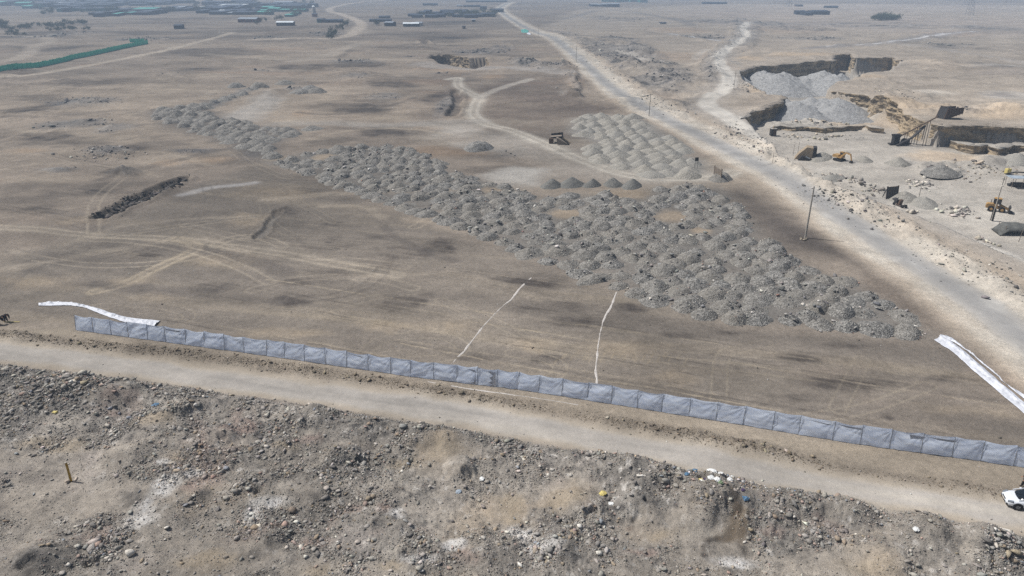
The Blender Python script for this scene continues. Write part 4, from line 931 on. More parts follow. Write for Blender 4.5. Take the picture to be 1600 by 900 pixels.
for k, (x, y, rx, ry, h, rz, lb) in enumerate(((130, 334, 27, 34, 8.6, .1, 'broad grey gravel stockpile in the upper pit below the dark face'), (156, 345, 14, 16, 6.2, .0, 'smaller grey stockpile at the right end of the upper pit'), (107, 252, 22, 26, 6.6, .1, 'long grey gravel slope of the middle quarry pit'), (112, 334, 13, 24, 7.0, .4, 'grey stockpile below the left end of the upper pit face'))):
    ob = link('gravel_stockpile', STOCK[k]); ob.location = (x, y, zat(x, y) - .4); ob.scale = (rx, ry, h); ob.rotation_euler = (0, 0, rz); tag(ob, lb, 'stockpile')
for px, py, z, rx, ry, h, lb in ((1470, 268, -3, 5, 3.6, 1.7, 'grey rubble mound on the quarry floor under the layered cliff'), (1415, 297, -2, 4.5, 3, 1.7, 'grey gravel mound just behind the tall sieve panel'), (1446, 305, -2, 5, 2.6, 1.5, 'low gravel mound right of the sieve panel'), (1302, 270, -2, 5, 2.6, 1.3, 'low grey gravel mound below the loading ramp'), (1285, 236, -2, 5, 3, 1.6, 'grey mound behind the loading ramp'), (1350, 248, -3, 3.4, 2.2, 1.1, 'small gravel mound right of the excavator'), (1590, 252, -3, 7, 4, 2.6, 'tan earth mound under the layered cliff at the right edge'), (1404, 252, -3, 4, 3, 1.9, 'tan lump of earth below the conveyor')):
    x, y = U(px, py, z); put_heap('gravel_mound', (DARK if 'rubble' in lb else GREY)[int(px) % 5], x, y, 1, h, lb, None).scale = (rx, ry, h)
def heap_stones():
    T = np.array(HEAP_TOPS); n = 11000
    i = rng.integers(0, len(T), n); a = rng.uniform(0, 6.28, n); d = np.sqrt(rng.uniform(0, 1, n)) * 1.1
    x = T[i, 0] + np.cos(a) * d * T[i, 2]; y = T[i, 1] + np.sin(a) * d * T[i, 2]
    # height of the highest heap over each stone
    z = T[i, 4].copy()
    for t in T:
        j = np.nonzero((np.abs(x - t[0]) < t[2]) & (np.abs(y - t[1]) < t[2]))[0]
        if len(j):
            dd = np.hypot(x[j] - t[0], y[j] - t[1]) / t[2]; zz = np.clip(1 - dd ** 1.7, 0, 1); zz = np.where(zz > .72, .72 + (zz - .72) * .55, zz) * 1.1
            z[j] = np.maximum(z[j], t[4] + zz * t[3] - .08)
    size = np.clip(.13 + .10 * rng.pareto(2.4, n), 0, .85)
    tag(stones('heap_stones', x, y, size, pick([(128, 126, 122), (150, 147, 140), (176, 171, 162), (204, 198, 188), (92, 90, 88), (150, 122, 110)], [6, 5, 3, 1.2, 5, .6], n), z, sink=.15), kind='stuff')
heap_stones()
for k, (px, py, s, lb) in enumerate(((204, 866, .62, 'pale squared stone block alone on bare tan ground at the bottom left'), (228, 882, .32, 'small pale stone right of and below the squared block'), (258, 844, .3, 'pale flat stone above and right of the squared block'), (108, 884, .42, 'pale slab beside the dark hollow at the bottom left corner'), (261, 826, .55, 'flat whitish slab below the white ash patch'), (300, 657, .36, 'whitish boulder on the near rubble bank'), (146, 731, .22, 'pale stone right of the yellow post'), (104, 719, .2, 'white stone just above the yellow post'), (1278, 489, .75, 'dark round boulder near the right end of the heap field'), (1368, 483, .8, 'grey boulder at the right end tip of the heap field'), (1253, 484, .7, 'pale boulder among the last heaps'))):
    p = P(px, py); n1 = np.array([p.x]); ob = stones('boulder', np.zeros(1), np.zeros(1), np.array([s]), np.array([lin((205, 198, 186) if 'pale' in lb or 'whit' in lb else (112, 112, 114))]), np.zeros(1), 'ico', .8, .2); ob.location = (p.x, p.y, p.z + (.0 if px < 1200 else .6)); tag(ob, lb, 'boulder')

# ------------------------------------------------------------------ the plastic fence
def fence():
    xs = [118, 145, 173, 200, 230, 258, 290, 319, 350, 381, 416, 444, 475, 508, 541, 575, 610, 641, 677, 713, 745, 776, 809, 841, 877, 917, 955, 995, 1033, 1076, 1118, 1160, 1206, 1247, 1300, 1343, 1389, 1438, 1487, 1532, 1583, 1638, 1690]
    fx, fy = np.array(FENCE_PX, float).T
    g = [Vector((*U(x, np.interp(x, fx, fy)), 0)) for x in xs]
    for q in g: q.z = zat(q.x, q.y)
    root = empty('plastic_fence', g[0], 0, 'long silver grey plastic film fence on thin posts between the plot and dirt road', 'fence')
    o = g[0]
    for i, q in enumerate(g):
        back = Vector((.125, .36, 0)); a = q - o; lean = Vector((rng.normal(0, .05), rng.normal(0, .03), 0))
        MB().bar(a + Vector((0, 0, -.3)), a + lean + back + Vector((0, 0, 2.04)), .022, .02, 8).build('post', M['steel'], root)
    bright = {19: 1, 20: 2, 33: 3, 36: 4, 5: 5, 14: 3, 34: 5, 37: 5}
    for i in range(len(g) - 1):
        a, b = g[i] - o, g[i + 1] - o; d = b - a; nrm = Vector((d.y, -d.x, 0)).normalized()
        nu, nv = 26, 18; ph = rng.uniform(0, 6.28); bill = rng.uniform(.03, .16)
        top0, top1 = rng.uniform(1.9, 2.02), rng.uniform(1.9, 2.02); sag = rng.uniform(.02, .2); skew = rng.uniform(-.6, .6)
        V = []; sg = (np.tile(np.arange(nu + 1) / nu, nv + 1)) * 2.6; tg = np.repeat(np.arange(nv + 1) / nv, nu + 1) * 2.0; ca, sa = math.cos(skew), math.sin(skew)
        cr = fbm((sg * ca + tg * sa) * .45 + i * 7, (tg * ca - sg * sa) * 1.6, 1.1, 3, 700 + i, .55) * .065 * rng.uniform(.5, 1.3) + .03 * np.sin(np.arctan2(tg - 2.0, sg + .05) * 16 + ph) * np.exp(-np.hypot(tg - 2, sg)) + .03 * np.sin(np.arctan2(tg - 2.0, 2.65 - sg) * 14 + ph) * np.exp(-np.hypot(tg - 2, 2.6 - sg))
        for v in range(nv + 1):
            for u in range(nu + 1):
                s, t = u / nu, v / nv
                zt = top0 * (1 - s) + top1 * s - sag * math.sin(math.pi * s); zb = .03 + .05 * math.sin(5 * s + ph) ** 2
                w = bill * math.sin(math.pi * s) * math.sin(math.pi * min(t + .1, 1)) + cr[v * (nu + 1) + u]
                p = a + d * s + nrm * (w * 1.1 - .06 - .38 * t) + Vector((0, 0, zb + (zt - zb) * t)); V.append(p[:])
        V = np.array(V); j = np.arange(nv)[:, None] * (nu + 1); k = np.arange(nu)[None]
        Fq = np.stack([j + k, j + k + 1, j + k + nu + 2, j + k + nu + 1], -1).reshape(-1, 4)
        link('plastic_panel', np_mesh('plastic_panel', V, Fq, M['film'], None, True), root)
        kd = bright.get(i)
        if kd:
            m = MB(); L_ = lambda s, t, e=.2: a + d * s + nrm * e + Vector((0, 0, 2.0 * t))
            if kd == 1: shapes = [((.5, 1.0), (1.0, .82), (.95, .97)), ((.98, .75), (.98, .1), (.7, .12), (.9, .25))]
            elif kd == 2: shapes = [((.98, .98), (.98, .05), (.62, .06), (.82, .2), (.62, .3), (.82, .42), (.66, .6), (.85, .75), (.6, .97))]
            elif kd == 3: shapes = [((.1, 1.0), (.9, .93), (.8, .86))]
            elif kd == 4: shapes = [((.5, 1.0), (1., .98), (.95, .86), (.55, .78))]
            else: shapes = [((.05, 1.0), (.98, .99), (.9, .88), (.4, .9))]
            for sh in shapes: m.quad(*[L_(s, t, .17 + .03 * (q % 2)) for q, (s, t) in enumerate(sh)])
            bmesh.ops.solidify(m.bm, geom=m.bm.faces[:], thickness=.01)
            m.build('torn_flap', M['white'], root)
fence()

def sheet(name, e1, e2, label, hgt=.14, n=120, nw=16, ridge=0., ragged=.12, m='white'):
    a, b = curve(UL(e1), 10), curve(UL(e2), 10)
    t = np.linspace(0, 1, n)
    f = lambda c: np.stack([np.interp(t * (len(c) - 1), np.arange(len(c)), c[:, i]) for i in (0, 1)], -1)
    A, B = f(a), f(b); s = np.linspace(0, 1, nw)
    A = A + np.stack([fbm(t * 30, t * 0, 2, 3, 401), fbm(t * 30, t * 0 + 5, 2, 3, 402)], -1) * ragged; B = B + np.stack([fbm(t * 30, t * 0 + 9, 2, 3, 403), fbm(t * 30, t * 0 + 15, 2, 3, 404)], -1) * ragged
    Q = A[:, None] * (1 - s[None, :, None]) + B[:, None] * s[None, :, None]; x, y = Q[..., 0].ravel(), Q[..., 1].ravel()
    S = np.tile(s, (n, 1)).ravel()
    z = relief(x, y) + .05 + hgt * np.abs(fbm(x, y, 1.3, 4, 405, .6)) * np.sin(np.pi * np.clip(S * .94 + .03, 0, 1)) + ridge * np.exp(-((S - .62) / .09) ** 2) + .02
    j = np.arange(n - 1)[:, None] * nw; k = np.arange(nw - 1)[None]
    Fq = np.stack([j + k, j + k + 1, j + k + nw + 1, j + k + nw], -1).reshape(-1, 4)
    ob = link(name, np_mesh(name, np.stack([x, y, z], -1), Fq, M[m], None, True)); so = ob.modifiers.new('thickness', 'SOLIDIFY'); so.thickness = .02
    return tag(ob, label, 'plastic sheet')
sheet('plastic_sheet', [(62, 475.5), (76, 472.5), (118, 474), (140, 479), (165, 486), (190, 493.5), (222, 498.5), (251, 501)], [(61, 478.5), (100, 478), (124, 479.5), (140, 484), (165, 493), (185, 500), (215, 508), (242, 511.5)], 'long white plastic sheet lying loose behind the left end of the film fence', .42, 200, 14)
sheet('plastic_sheet', [(1460, 532), (1474, 542), (1492, 554), (1520, 580), (1560, 614), (1600, 648), (1660, 700)], [(1474, 527), (1487, 535), (1505, 549), (1536, 575), (1575, 609), (1612, 640), (1670, 690)], 'white plastic sheet spread along the right end of the plot', .34, 200, 16, .12)
sheet('plastic_sheet', [(1468, 526), (1482, 532), (1506, 546), (1538, 572), (1577, 606), (1614, 637), (1672, 688)], [(1470, 523.5), (1489, 530), (1516, 553), (1546, 576), (1570, 600), (1600, 618), (1680, 676)], 'second white sheet folded against the road side of the spread one', .30, 200, 12, .0)

def lime(name, pts, w, label, gaps=.35):
    p = curve(UL(pts), 14); L_ = np.concatenate([[0], np.cumsum(np.hypot(*np.diff(p, axis=0).T))]); q = np.arange(0, L_[-1], .12)
    x = np.interp(q, L_, p[:, 0]); y = np.interp(q, L_, p[:, 1]); tx, ty = np.gradient(x), np.gradient(y); l = np.hypot(tx, ty); nx, ny = ty / l, -tx / l
    off = fbm(q, q * 0, 3, 3, 411) * .12; ww = np.clip(w * (.75 + .9 * fbm(q, q * 0 + 4, 2.2, 4, 412, .65)), .02, .5); s = np.array([-1, -.3, .3, 1])
    X = (x + nx * off)[:, None] + (nx * ww)[:, None] * s; Y = (y + ny * off)[:, None] + (ny * ww)[:, None] * s
    Z = relief(X.ravel(), Y.ravel()).reshape(X.shape) + np.array([.008, .035, .035, .008])
    V = np.stack([X, Y, Z], -1).reshape(-1, 3); j = np.arange(len(q) - 1)[:, None] * 4; k = np.arange(3)[None]
    Fq = np.stack([j + k, j + k + 1, j + k + 5, j + k + 4], -1); keep = fbm(q[:-1], q[:-1] * 0 + 8, 2.5, 3, 413) > -1 + gaps
    return tag(link(name, np_mesh(name, V, Fq[keep].reshape(-1, 4), M['chalk'])), label, 'lime line')
lime('lime_line', [(829, 434), (812, 452), (800, 467), (780, 484), (762, 503), (748, 520), (735, 537), (718, 556), (703, 573)], .12, 'slanting white lime line across the plot, ending at the torn fence panels', .40)
lime('lime_line', [(962, 457), (956, 478), (946, 494), (942, 505), (938, 520), (935, 540), (933, 560), (931, 585), (932, 602)], .12, 'nearly straight white lime line across the plot, the right one of two', .1)
lime('lime_line', [(668, 598), (700, 603), (740, 609), (790, 616), (840, 623), (905, 633)], .09, 'broken whitish lime line outside the fence below the torn panels', .45)

# ------------------------------------------------------------------ poles
def pole(px, py, h, label, arms=1, r=.16, lean=0., double=False):
    p = P(px, py); t = empty('utility_pole', p, 0, label, 'utility pole', None)
    MB().bar((0, 0, -.5), (lean, 0, h), r, r * .62, 12).build('pole_shaft', M['concrete'] if r > .1 else M['wood'], t)
    for k in range(arms):
        z = h - .35 - k * .9
        m = MB(); m.box((lean, 0, z), (1.7, .1, .1), Matrix.Rotation(.6, 3, 'Z')); a = m.build('crossarm', M['wood'], t)
        i = MB()
        for s in (-.75, 0.3, .75): i.bar((lean + s * math.cos(.6), s * math.sin(.6), z + .05), (lean + s * math.cos(.6), s * math.sin(.6), z + .25), .05, .03, 8)
        i.build('insulator', M['limestone'], a)
    if double:
        MB().box((.05, -.22, 1.2), (.30, .14, 2.6)).box((.05, .22, 1.2), (.30, .14, 2.6)).build('splint_beam', M['dark'], t)
        MB().bar((.05, 0, h * .8), (.05, -.25, h * .8), .06).box((.05, -.3, h * .8), (.3, .22, .2)).build('lamp_head', M['limestone'], t)
    return t
pole(1258, 372, 9.0, 'bare grey pole beside the asphalt road, nearest and tallest of the road poles', 0, .17)
pole(1014, 181, 7.0, 'grey pole with a crossarm beside the asphalt road above the pale gravel heaps', 1, .15)
pole(900, 97, 8.0, 'thin pole on the plot side of the far bend of the asphalt road', 0, .14)
pole(841, 57, 8.5, 'thin pole near the green patch far along the asphalt road', 0, .15)
pole(1146, 143, 6.5, 'thin pale pole beside the bend of the quarry road', 0, .09)
pole(1549, 345, 9.0, 'pole on a doubled foot beside the yellow wheel loader', 0, .13, .15, True)
pole(1435, 311, 2.8, 'short thin post on the quarry floor right of the sieve panel', 0, .07)
pole(1239, 243, 3.0, 'left one of two thin posts above the loading ramp', 0, .06)
pole(1246, 242, 3.6, 'right one of two thin posts above the loading ramp', 0, .06)
pole(1591, 378, 2.6, 'leaning wooden post below the net shelter at the right edge', 0, .06, .25)
pole(1207, 254, 2.6, 'short road marker post at the quarry junction', 0, .06)
p = P(1256, 374); tag(stones('pole_footing', np.array([-.6, -.3, .4, .2, -.2]), np.array([-.2, .4, .2, -.4, -.5]), np.array([.6, .5, .55, .5, .6]), np.array([lin((150, 140, 124))] * 5), np.zeros(5)), 'low ring of stones at the foot of the tallest road pole', 'stones').location = p
def pylon(px, py, h, label):
    x, y = U(px, py); t = empty('power_pylon', (x, y, zat(x, y)), .5, label, 'pylon'); m = MB(); w = h * .11
    for sx in (-1, 1):
        for sy in (-1, 1): m.bar((sx * w, sy * w, -.5), (sx * w * .12, sy * w * .12, h), .16, .1, 5)
    for k in range(7):
        z0, z1 = h * k / 7, h * (k + 1) / 7; a, b = w * (1 - .88 * k / 7), w * (1 - .88 * (k + 1) / 7)
        for s in (-1, 1):
            m.bar((-a, s * a, z0), (b, s * b, z1), .07, .07, 4); m.bar((a, s * a, z0), (-b, s * b, z1), .07, .07, 4); m.bar((s * a, -a, z0), (s * b, b, z1), .07, .07, 4)
    m.build('lattice_tower', M['steel'], t)
    for z, l in ((h * .72, 5), (h * .84, 4.2), (h * .95, 3.4)): MB().prism([(-l, z), (l, z), (0, z + .8)], -.3, .3).build('crossarm', M['steel'], t)
pylon(1514, 25, 32, 'faint lattice pylon on the far plain, nearer of two at the right')
pylon(1509, 9, 32, 'faint lattice pylon on the far plain, farther of two at the right')
pylon(1232, 12, 30, 'faint lattice pylon on the far plain beyond the quarry road')
pylon(1049, 9, 26, 'faint pylon on the far plain left of the quarry road')

# ------------------------------------------------------------------ yellow post
p = P(112, 752); t = empty('marker_post', p, 0, 'yellow marker post standing in bare ground on the near left', 'post')
MB().box((-.02, 0, .98), (.16, .13, 2.02), Matrix.Rotation(.02, 3, 'Y'), .015).build('post_shaft', M['post'], t)
MB().box((-.04, 0, 2.01), (.17, .14, .05), None, .01).build('post_cap', M['concrete'], t)
for k, (dx, dy, s, lb) in enumerate(((-.26, -.12, .5, 'pale stone propped left of the yellow post foot'), (.26, .16, .42, 'pale stone propped right behind the yellow post foot'))):
    tag(stones('propping_stone', np.zeros(1), np.zeros(1), np.array([s]), np.array([lin((206, 190, 172))]), np.zeros(1), 'ico', .6, .1), lb, 'stone').location = (p.x + dx, p.y + dy, p.z)

# ------------------------------------------------------------------ gate, signs, screens, ramps
def aim(a, b, z=0.0):
    a, b = U(*a, z), U(*b, z); return math.atan2(b[1] - a[1], b[0] - a[0])
p = P(1115, 277.5); rz = aim((1115, 277.5), (1126, 283)); L_ = float(np.hypot(*(U(1126, 283) - U(1115, 277.5))))
t = empty('plank_gate', p, rz, 'tall weathered plank gate panel between two posts at the end of the pale track', 'gate')
for x in (0, L_): MB().bar((x, 0, -.3), (x, 0, 2.75), .13, .12, 8).build('gate_post', M['wood'], t)
m = MB()
for k in range(9): m.box((.25 + k * (L_ - .5) / 8, .02 * (k % 2), 1.3), (max(.12, L_ / 9 * .82), .05, 2.35 + .12 * rng.normal()))
m.build('plank_panel', M['wood'], t)
MB().box((L_ * .5, .07, .7), (L_, .06, .12)).box((L_ * .5, .07, 2.0), (L_, .06, .12)).build('cross_rail', M['wood'], t)
p = P(1085, 263); t = empty('sign_board', p, .1, 'small dark blank board on two legs behind the pale gravel heaps', 'sign')
for x in (0, .68): MB().bar((x, 0, -.2), (x, 0, 2.5), .035, .03, 6).build('leg', M['dark'], t)
MB().box((.34, -.05, 2.15), (.85, .05, .85)).build('board', M['dark'], t)
# the chute by the heaps
p = P(873, 224); t = empty('timber_chute', p, -.12, 'dark brown timber loading chute with two sloping decks beside the winding track', 'chute')
MB().prism([(-.2, 0), (2.9, 0), (-.2, 1.7), (-.6, 1.7)], -1.7, 0).build('front_deck', M['wood'], t)
MB().prism([(-2.2, .9), (-2.2, 2.2), (1.0, 2.6), (1.0, 1.0)], 1.9, 2.1).build('back_wall', M['dark'], t)
MB().prism([(-2.3, 1.55), (.7, 1.85), (.7, 1.97), (-2.3, 1.67)], -.1, 2.0).build('upper_deck', M['wood'], t)
MB().box((-2.0, -.3, .75), (1.2, .9, 1.3)).build('side_box', M['rust'], t)
MB().prism([(.95, 1.7), (3.2, .1), (3.2, 0), (.8, 0)], 0.1, 1.7).build('side_deck', M['tan'], t)
MB().beam((.75, -1.75, 1.75), (2.95, -1.75, .1), .18, .22).beam((.72, 1.8, 2.2), (.8, -.1, 1.9), .16, .2).build('edge_beam', M['dark'], t)
# standing sieve
p = P(1385, 311); rz = aim((1385, 311), (1403, 309.5), -1); t = empty('sieve_panel', p, rz, 'tall standing sieve panel with a grid frame and two thick posts on the quarry road', 'sieve')
W = 2.75
for x in (-.05, W): MB().beam((x, -.05, -.2), (x + .12, .45, 2.75), .22, .2).build('side_post', M['dark'], t)
m = MB(); m.box((W / 2 + .05, .22, 1.35), (W - .1, .05, 2.6), Matrix.Rotation(-.17, 3, 'X')); m.build('mesh_screen', M['net'], t)
m = MB()
for k in range(5): m.beam((.05 + k * (W - .1) / 4, -.08, .1), (.12 + k * (W - .1) / 4, .36, 2.6), .07, .06)
for k in range(4): m.box((W / 2 + .05, -.07 + k * .14, .12 + k * .82), (W, .07, .07))
m.build('grid_frame', M['rust'], t)
MB().beam((W + .1, .4, 2.5), (W + .6, 1.6, 0), .12, .12).beam((.1, .4, 2.5), (.3, 1.6, 0), .12, .12).build('back_stay', M['dark'], t)
# machine in front of the sieve
p = P(1402, 321); t = empty('screening_machine', p, aim((1400, 319), (1415, 325), -1), 'small rusty screening machine with an engine below the sieve panel', 'machine')
MB().beam((-.8, -.35, .4), (2.2, -.35, .25), .12, .16).beam((-.8, .35, .4), (2.2, .35, .25), .12, .16).box((.2, 0, .35), (.12, .8, .1)).box((1.8, 0, .3), (.12, .8, .1)).build('chassis', M['rust'], t)
MB().box((-.4, 0, .85), (.8, .7, .75), None, .06).bar((-.4, .2, 1.2), (-.4, .2, 1.7), .06).build('engine', M['dark'], t)
MB().box((.7, 0, .95), (.5, .7, 1.1), Matrix.Rotation(.25, 3, 'Y'), .04).build('feed_hopper', M['rust'], t)
for x in (-.5, 1.9):
    for y in (-.5, .5): MB().bar((x, y - .08, .3), (x, y + .08, .3), .3, .3, 16).build('wheel', M['black'], t)
MB().box((2.1, 0, .55), (.7, .6, .4), Matrix.Rotation(-.3, 3, 'Y'), .03).build('discharge_tray', M['dark'], t)
# booth
p = P(1207, 212); t = empty('booth', p, .08, 'small dark booth with a pale flat roof beside the quarry road', 'booth')
MB().box((0, 0, 1.05), (1.5, 1.5, 2.1)).build('wall', M['dark'], t)
r_ = MB().box((0, 0, 2.17), (1.75, 1.75, .12)).build('roof', M['concrete'], t)
MB().bar((.1, .1, 2.2), (.1, .1, 2.75), .32, .28, 12).bar((.3, .2, 2.7), (.32, .2, 3.0), .08).build('water_drum', M['tan'], r_)
MB().box((.9, .2, .7), (.25, .4, 1.4)).build('side_shelf', M['wood'], t)
MB().box((.15, -.76, .95), (.7, .04, 1.8)).build('door', M['rust'], t)
# loading ramp
p = P(1262, 250); t = empty('loading_ramp', p, -.35, 'dark loading ramp with a tall shaded end wall and steel chute beside the quarry road', 'ramp')
MB().prism([(-3.6, -.5), (1.0, -.5), (1.0, 3.1), (-.6, 3.3), (-2.4, 1.4)], .2, 3.4).build('earth_bank', M['tan'], t)
MB().prism([(1.02, -.8), (2.0, -.8), (1.9, 3.3), (1.02, 3.3)], .1, 3.0).build('retaining_wall', M['dark'], t)  # dark material puts the shade of the end wall into its colour
MB().prism([(-2.6, -.2), (1.5, -1.2), (1.5, .2), (-1.6, 1.1)], -1.1, .18).build('steel_chute', M['dark'], t)
MB().prism([(-.6, .5), (.9, .1), (.9, .3), (-.6, 1.0)], -1.0, .1).build('chute_lip', M['roof_grey'], t)
MB().beam((-3.4, -.9, -.1), (1.4, -.9, -1.2), .2, .3).build('skid_rail', M['rust'], t)

# conveyor plant
A = Vector((*U(1466, 182, 5.2), 5.2)); B = Vector((*U(1401, 216, -2.2), -2.2))
t = empty('conveyor', (B.x, B.y, zat(B.x, B.y)), 0, 'long dusty conveyor slanting up the quarry bank to the rusty feed box', 'conveyor'); o = Vector(t.location)
MB().beam(A - o, B - o, .9, .30).build('belt_frame', M['rust'], t); MB().beam(A - o + Vector((0, 0, .22)), B - o + Vector((0, 0, .22)), .7, .06).build('belt', M['tan'], t)
for k in (.25, .55, .8):
    q = B.lerp(A, k) - o; zg = zat((q + o).x, (q + o).y) - o.z
    MB().bar((q.x - .4, q.y, zg - .2), (q.x - .3, q.y, q.z), .08).bar((q.x + .4, q.y, zg - .2), (q.x + .3, q.y, q.z), .08).build('trestle', M['dark'], t)
A2 = Vector((*U(1446, 196, 2.2), 2.2)); B2 = Vector((*U(1413, 226, -2.8), -2.8))
t = empty('conveyor', (B2.x, B2.y, zat(B2.x, B2.y)), 0, 'short dark conveyor right of and below the long one', 'conveyor'); o = Vector(t.location)
MB().beam(A2 - o, B2.lerp(A2, .35) - o, .7, .3).beam(B2.lerp(A2, .36) - o, B2 - o - Vector((2.2, 0, .3)), .7, .3).build('belt_frame', M['dark'], t)
MB().bar(A2 - o, A2 - o - Vector((.2, .2, 4.0)), .1).bar(B2.lerp(A2, .4) - o, B2.lerp(A2, .4) - o - Vector((.1, 0, 2.0)), .1).build('trestle', M['rust'], t)
p = P(1404, 226); t = empty('crusher', p, .1, 'dark crusher block with flywheel at the foot of the two conveyors', 'crusher')
MB().box((.2, 0, .35), (6.4, 1.4, .3)).build('base_frame', M['dark'], t); MB().box((-1.2, 0, 1.4), (1.8, 1.3, 1.9), None, .08).prism([(-2.1, 2.3), (-.3, 2.3), (0, 3.0), (-2.4, 3.0)], -.7, .7).build('crusher_body', M['cloth_dark'], t)
MB().bar((.9, -.8, 1.1), (.9, -.55, 1.1), .9, .9, 20).build('flywheel', M['dark'], t); MB().box((2.3, 0, .9), (1.3, 1.0, .9), None, .05).build('motor', M['dark'], t)
q = Vector((*U(1483, 178, 3.6), 3.6)); t = empty('feed_box', (q.x, q.y, zat(q.x, q.y)), .25, 'large rusty brown feed box on the quarry bank at the head of the conveyor', 'hopper')
MB().prism([(-3.2, 0), (-2.4, 0), (3.4, 1.6), (3.4, 3.3), (-2.2, 3.3)], -1.6, -1.45).prism([(-3.2, 0), (-2.4, 0), (3.4, 1.6), (3.4, 3.3), (-2.2, 3.3)], 1.45, 1.6).build('side_plate', M['rust'], t)
m = MB(); m.prism([(-3.2, 0), (-3.05, 0), (-2.05, 3.6), (-2.2, 3.6)], -1.44, 1.44).prism([(-3.0, .05), (3.4, 1.75), (3.4, 1.9), (-3.0, .2)], -1.44, 1.44); m.build('floor_plate', M['dark'], t)
m = MB()
for k in range(6): m.box((-1.9 + k, -1.66, 1.7 + .1 * k), (.12, .1, 2.9 - .2 * k))
m.build('stiffener_rib', M['rust'], t); MB().box((-1.2, 0, 3.45), (2.2, 1.6, .12), Matrix.Rotation(.05, 3, 'Y')).build('cover_plate', M['dark'], t)

# excavator
p = P(1311, 251); t = empty('excavator', p, aim((1311, 251), (1336, 257), -2.5), 'small worn yellow excavator with its arm stretched to the ground on the quarry floor', 'excavator'); t.scale = (1.0, 1.0, 1.0)
for y in (-.75, .75):
    MB().prism([(-1.25, .12), (-1.05, 0), (1.05, 0), (1.3, .2), (1.3, .45), (1.05, .62), (-1.05, .62), (-1.25, .5)], y - .2, y + .2).build('track', M['black'], t)
MB().box((0, 0, .5), (1.2, 1.3, .3)).bar((0, 0, .6), (0, 0, .85), .5, .5, 14).build('undercarriage', M['dark'], t)
MB().prism([(-1.6, .85), (1.0, .85), (1.0, 1.15), (.1, 1.2), (.1, 1.55), (-1.5, 1.6), (-1.65, 1.4)], -.85, .85).build('house', M['yellow'], t)
c = MB().prism([(-.25, 1.2), (.85, 1.2), (.95, 1.7), (.6, 2.35), (-.25, 2.35)], .1, .84).build('cab', M['yellow'], t)
MB().prism([(-.1, 1.6), (.75, 1.6), (.85, 1.75), (.58, 2.2), (-.1, 2.2)], .845, .86).prism([(-.1, 1.6), (.75, 1.6), (.85, 1.75), (.58, 2.2), (-.1, 2.2)], .08, .095).build('window', M['glass'], c)
MB().beam((.6, -.25, 1.2), (1.9, -.25, 2.5), .28, .42).beam((1.85, -.25, 2.5), (3.3, -.25, 2.25), .26, .36).build('boom', M['yellow'], t)
MB().beam((3.2, -.25, 2.45), (3.8, -.25, .75), .2, .28).build('arm', M['yellow'], t)
MB().bar((1.6, -.25, 2.6), (3.1, -.25, 2.75), .07).bar((.9, -.05, 1.2), (1.8, -.05, 2.2), .07).build('hydraulic_ram', M['steel'], t)
MB().prism([(3.65, .8), (4.0, .75), (4.05, .3), (3.75, 0), (3.5, .12), (3.45, .4)], -.6, .1).build('bucket', M['dark'], t)
# wheel loader
p = P(1556, 330); t = empty('wheel_loader', p, aim((1548, 327), (1572, 330), -2), 'yellow wheel loader with a dark front bucket beside the pole on the quarry floor', 'wheel loader')
for x in (-1.0, .9):
    for y in (-.8, .8):
        w = MB().bar((x, y - .22, .6), (x, y + .22, .6), .6, .6, 20).build('wheel', M['black'], t); MB().bar((x, y - .235, .6), (x, y + .235, .6), .28, .28, 14).build('rim', M['yellow'], w)
MB().prism([(-2.0, .65), (0, .65), (0, 1.65), (-1.75, 1.6), (-2.0, 1.35)], -.62, .62).build('engine_hood', M['yellow'], t)
MB().box((.75, 0, .85), (1.5, .7, .5)).build('front_frame', M['yellow'], t)
c = MB().box((-.15, 0, 2.75), (1.35, 1.3, .12), None, .03).build('cab', M['yellow'], t)
m = MB()
for x in (-.75, .45):
    for y in (-.58, .58): m.bar((x, y, 1.2), (x, y, 2.7), .05)
m.build('cab_pillar', M['dark'], c); MB().box((-.15, 0, 2.15), (1.15, 1.12, .95)).build('window', M['glass'], c)
for y in (-.4, .4): MB().beam((.3, y, 1.5), (2.2, y, .6), .14, .3).build('lift_arm', M['yellow'], t)
MB().prism([(2.05, .1), (3.0, .05), (2.95, .15), (2.35, .3), (2.25, 1.0), (2.4, 1.35), (2.2, 1.3), (2.05, .8)], -1.15, 1.15).build('bucket', M['dark'], t)
MB().bar((-1.2, .3, 1.6), (-1.2, .3, 2.3), .06).build('exhaust', M['dark'], t)

# shelters at the right edge
p = P(1586, 292); t = empty('work_shelter', p, -.1, 'open shelter under a slack blue grey tarpaulin at the right edge, behind the loader', 'shelter')
V = [(x, y, 2.35 + .18 * math.sin(x * 1.4) * math.cos(y) - .12 * x * .2) for y in np.linspace(-1.6, 1.6, 9) for x in np.linspace(-1.9, 3.6, 15)]
j = np.arange(8)[:, None] * 15; k = np.arange(14)[None]
tb = link('tarpaulin', np_mesh('tarpaulin', np.array(V), np.stack([j + k, j + k + 1, j + k + 16, j + k + 15], -1).reshape(-1, 4), M['tarp'], None, True), t); tb.modifiers.new('thickness', 'SOLIDIFY').thickness = .03
for x, y in ((-1.6, -1.4), (-1.6, 1.4), (.6, -1.4), (.6, 1.4), (3.2, -1.4), (3.2, 1.4)): MB().bar((x, y, -.2), (x, y, 2.35 + (.6 if (x, y) == (.6, -1.4) else 0)), .06, .05, 8).build('shelter_post', M['wood'], t)
MB().box((.6, .3, .45), (2.6, 1.4, .9)).box((-.9, .6, .3), (.8, .9, .6)).box((2.6, .2, .55), (1.0, 1.2, 1.1)).build('dark_boxes', M['dark'], t)  # plain dark boxes under the tarpaulin
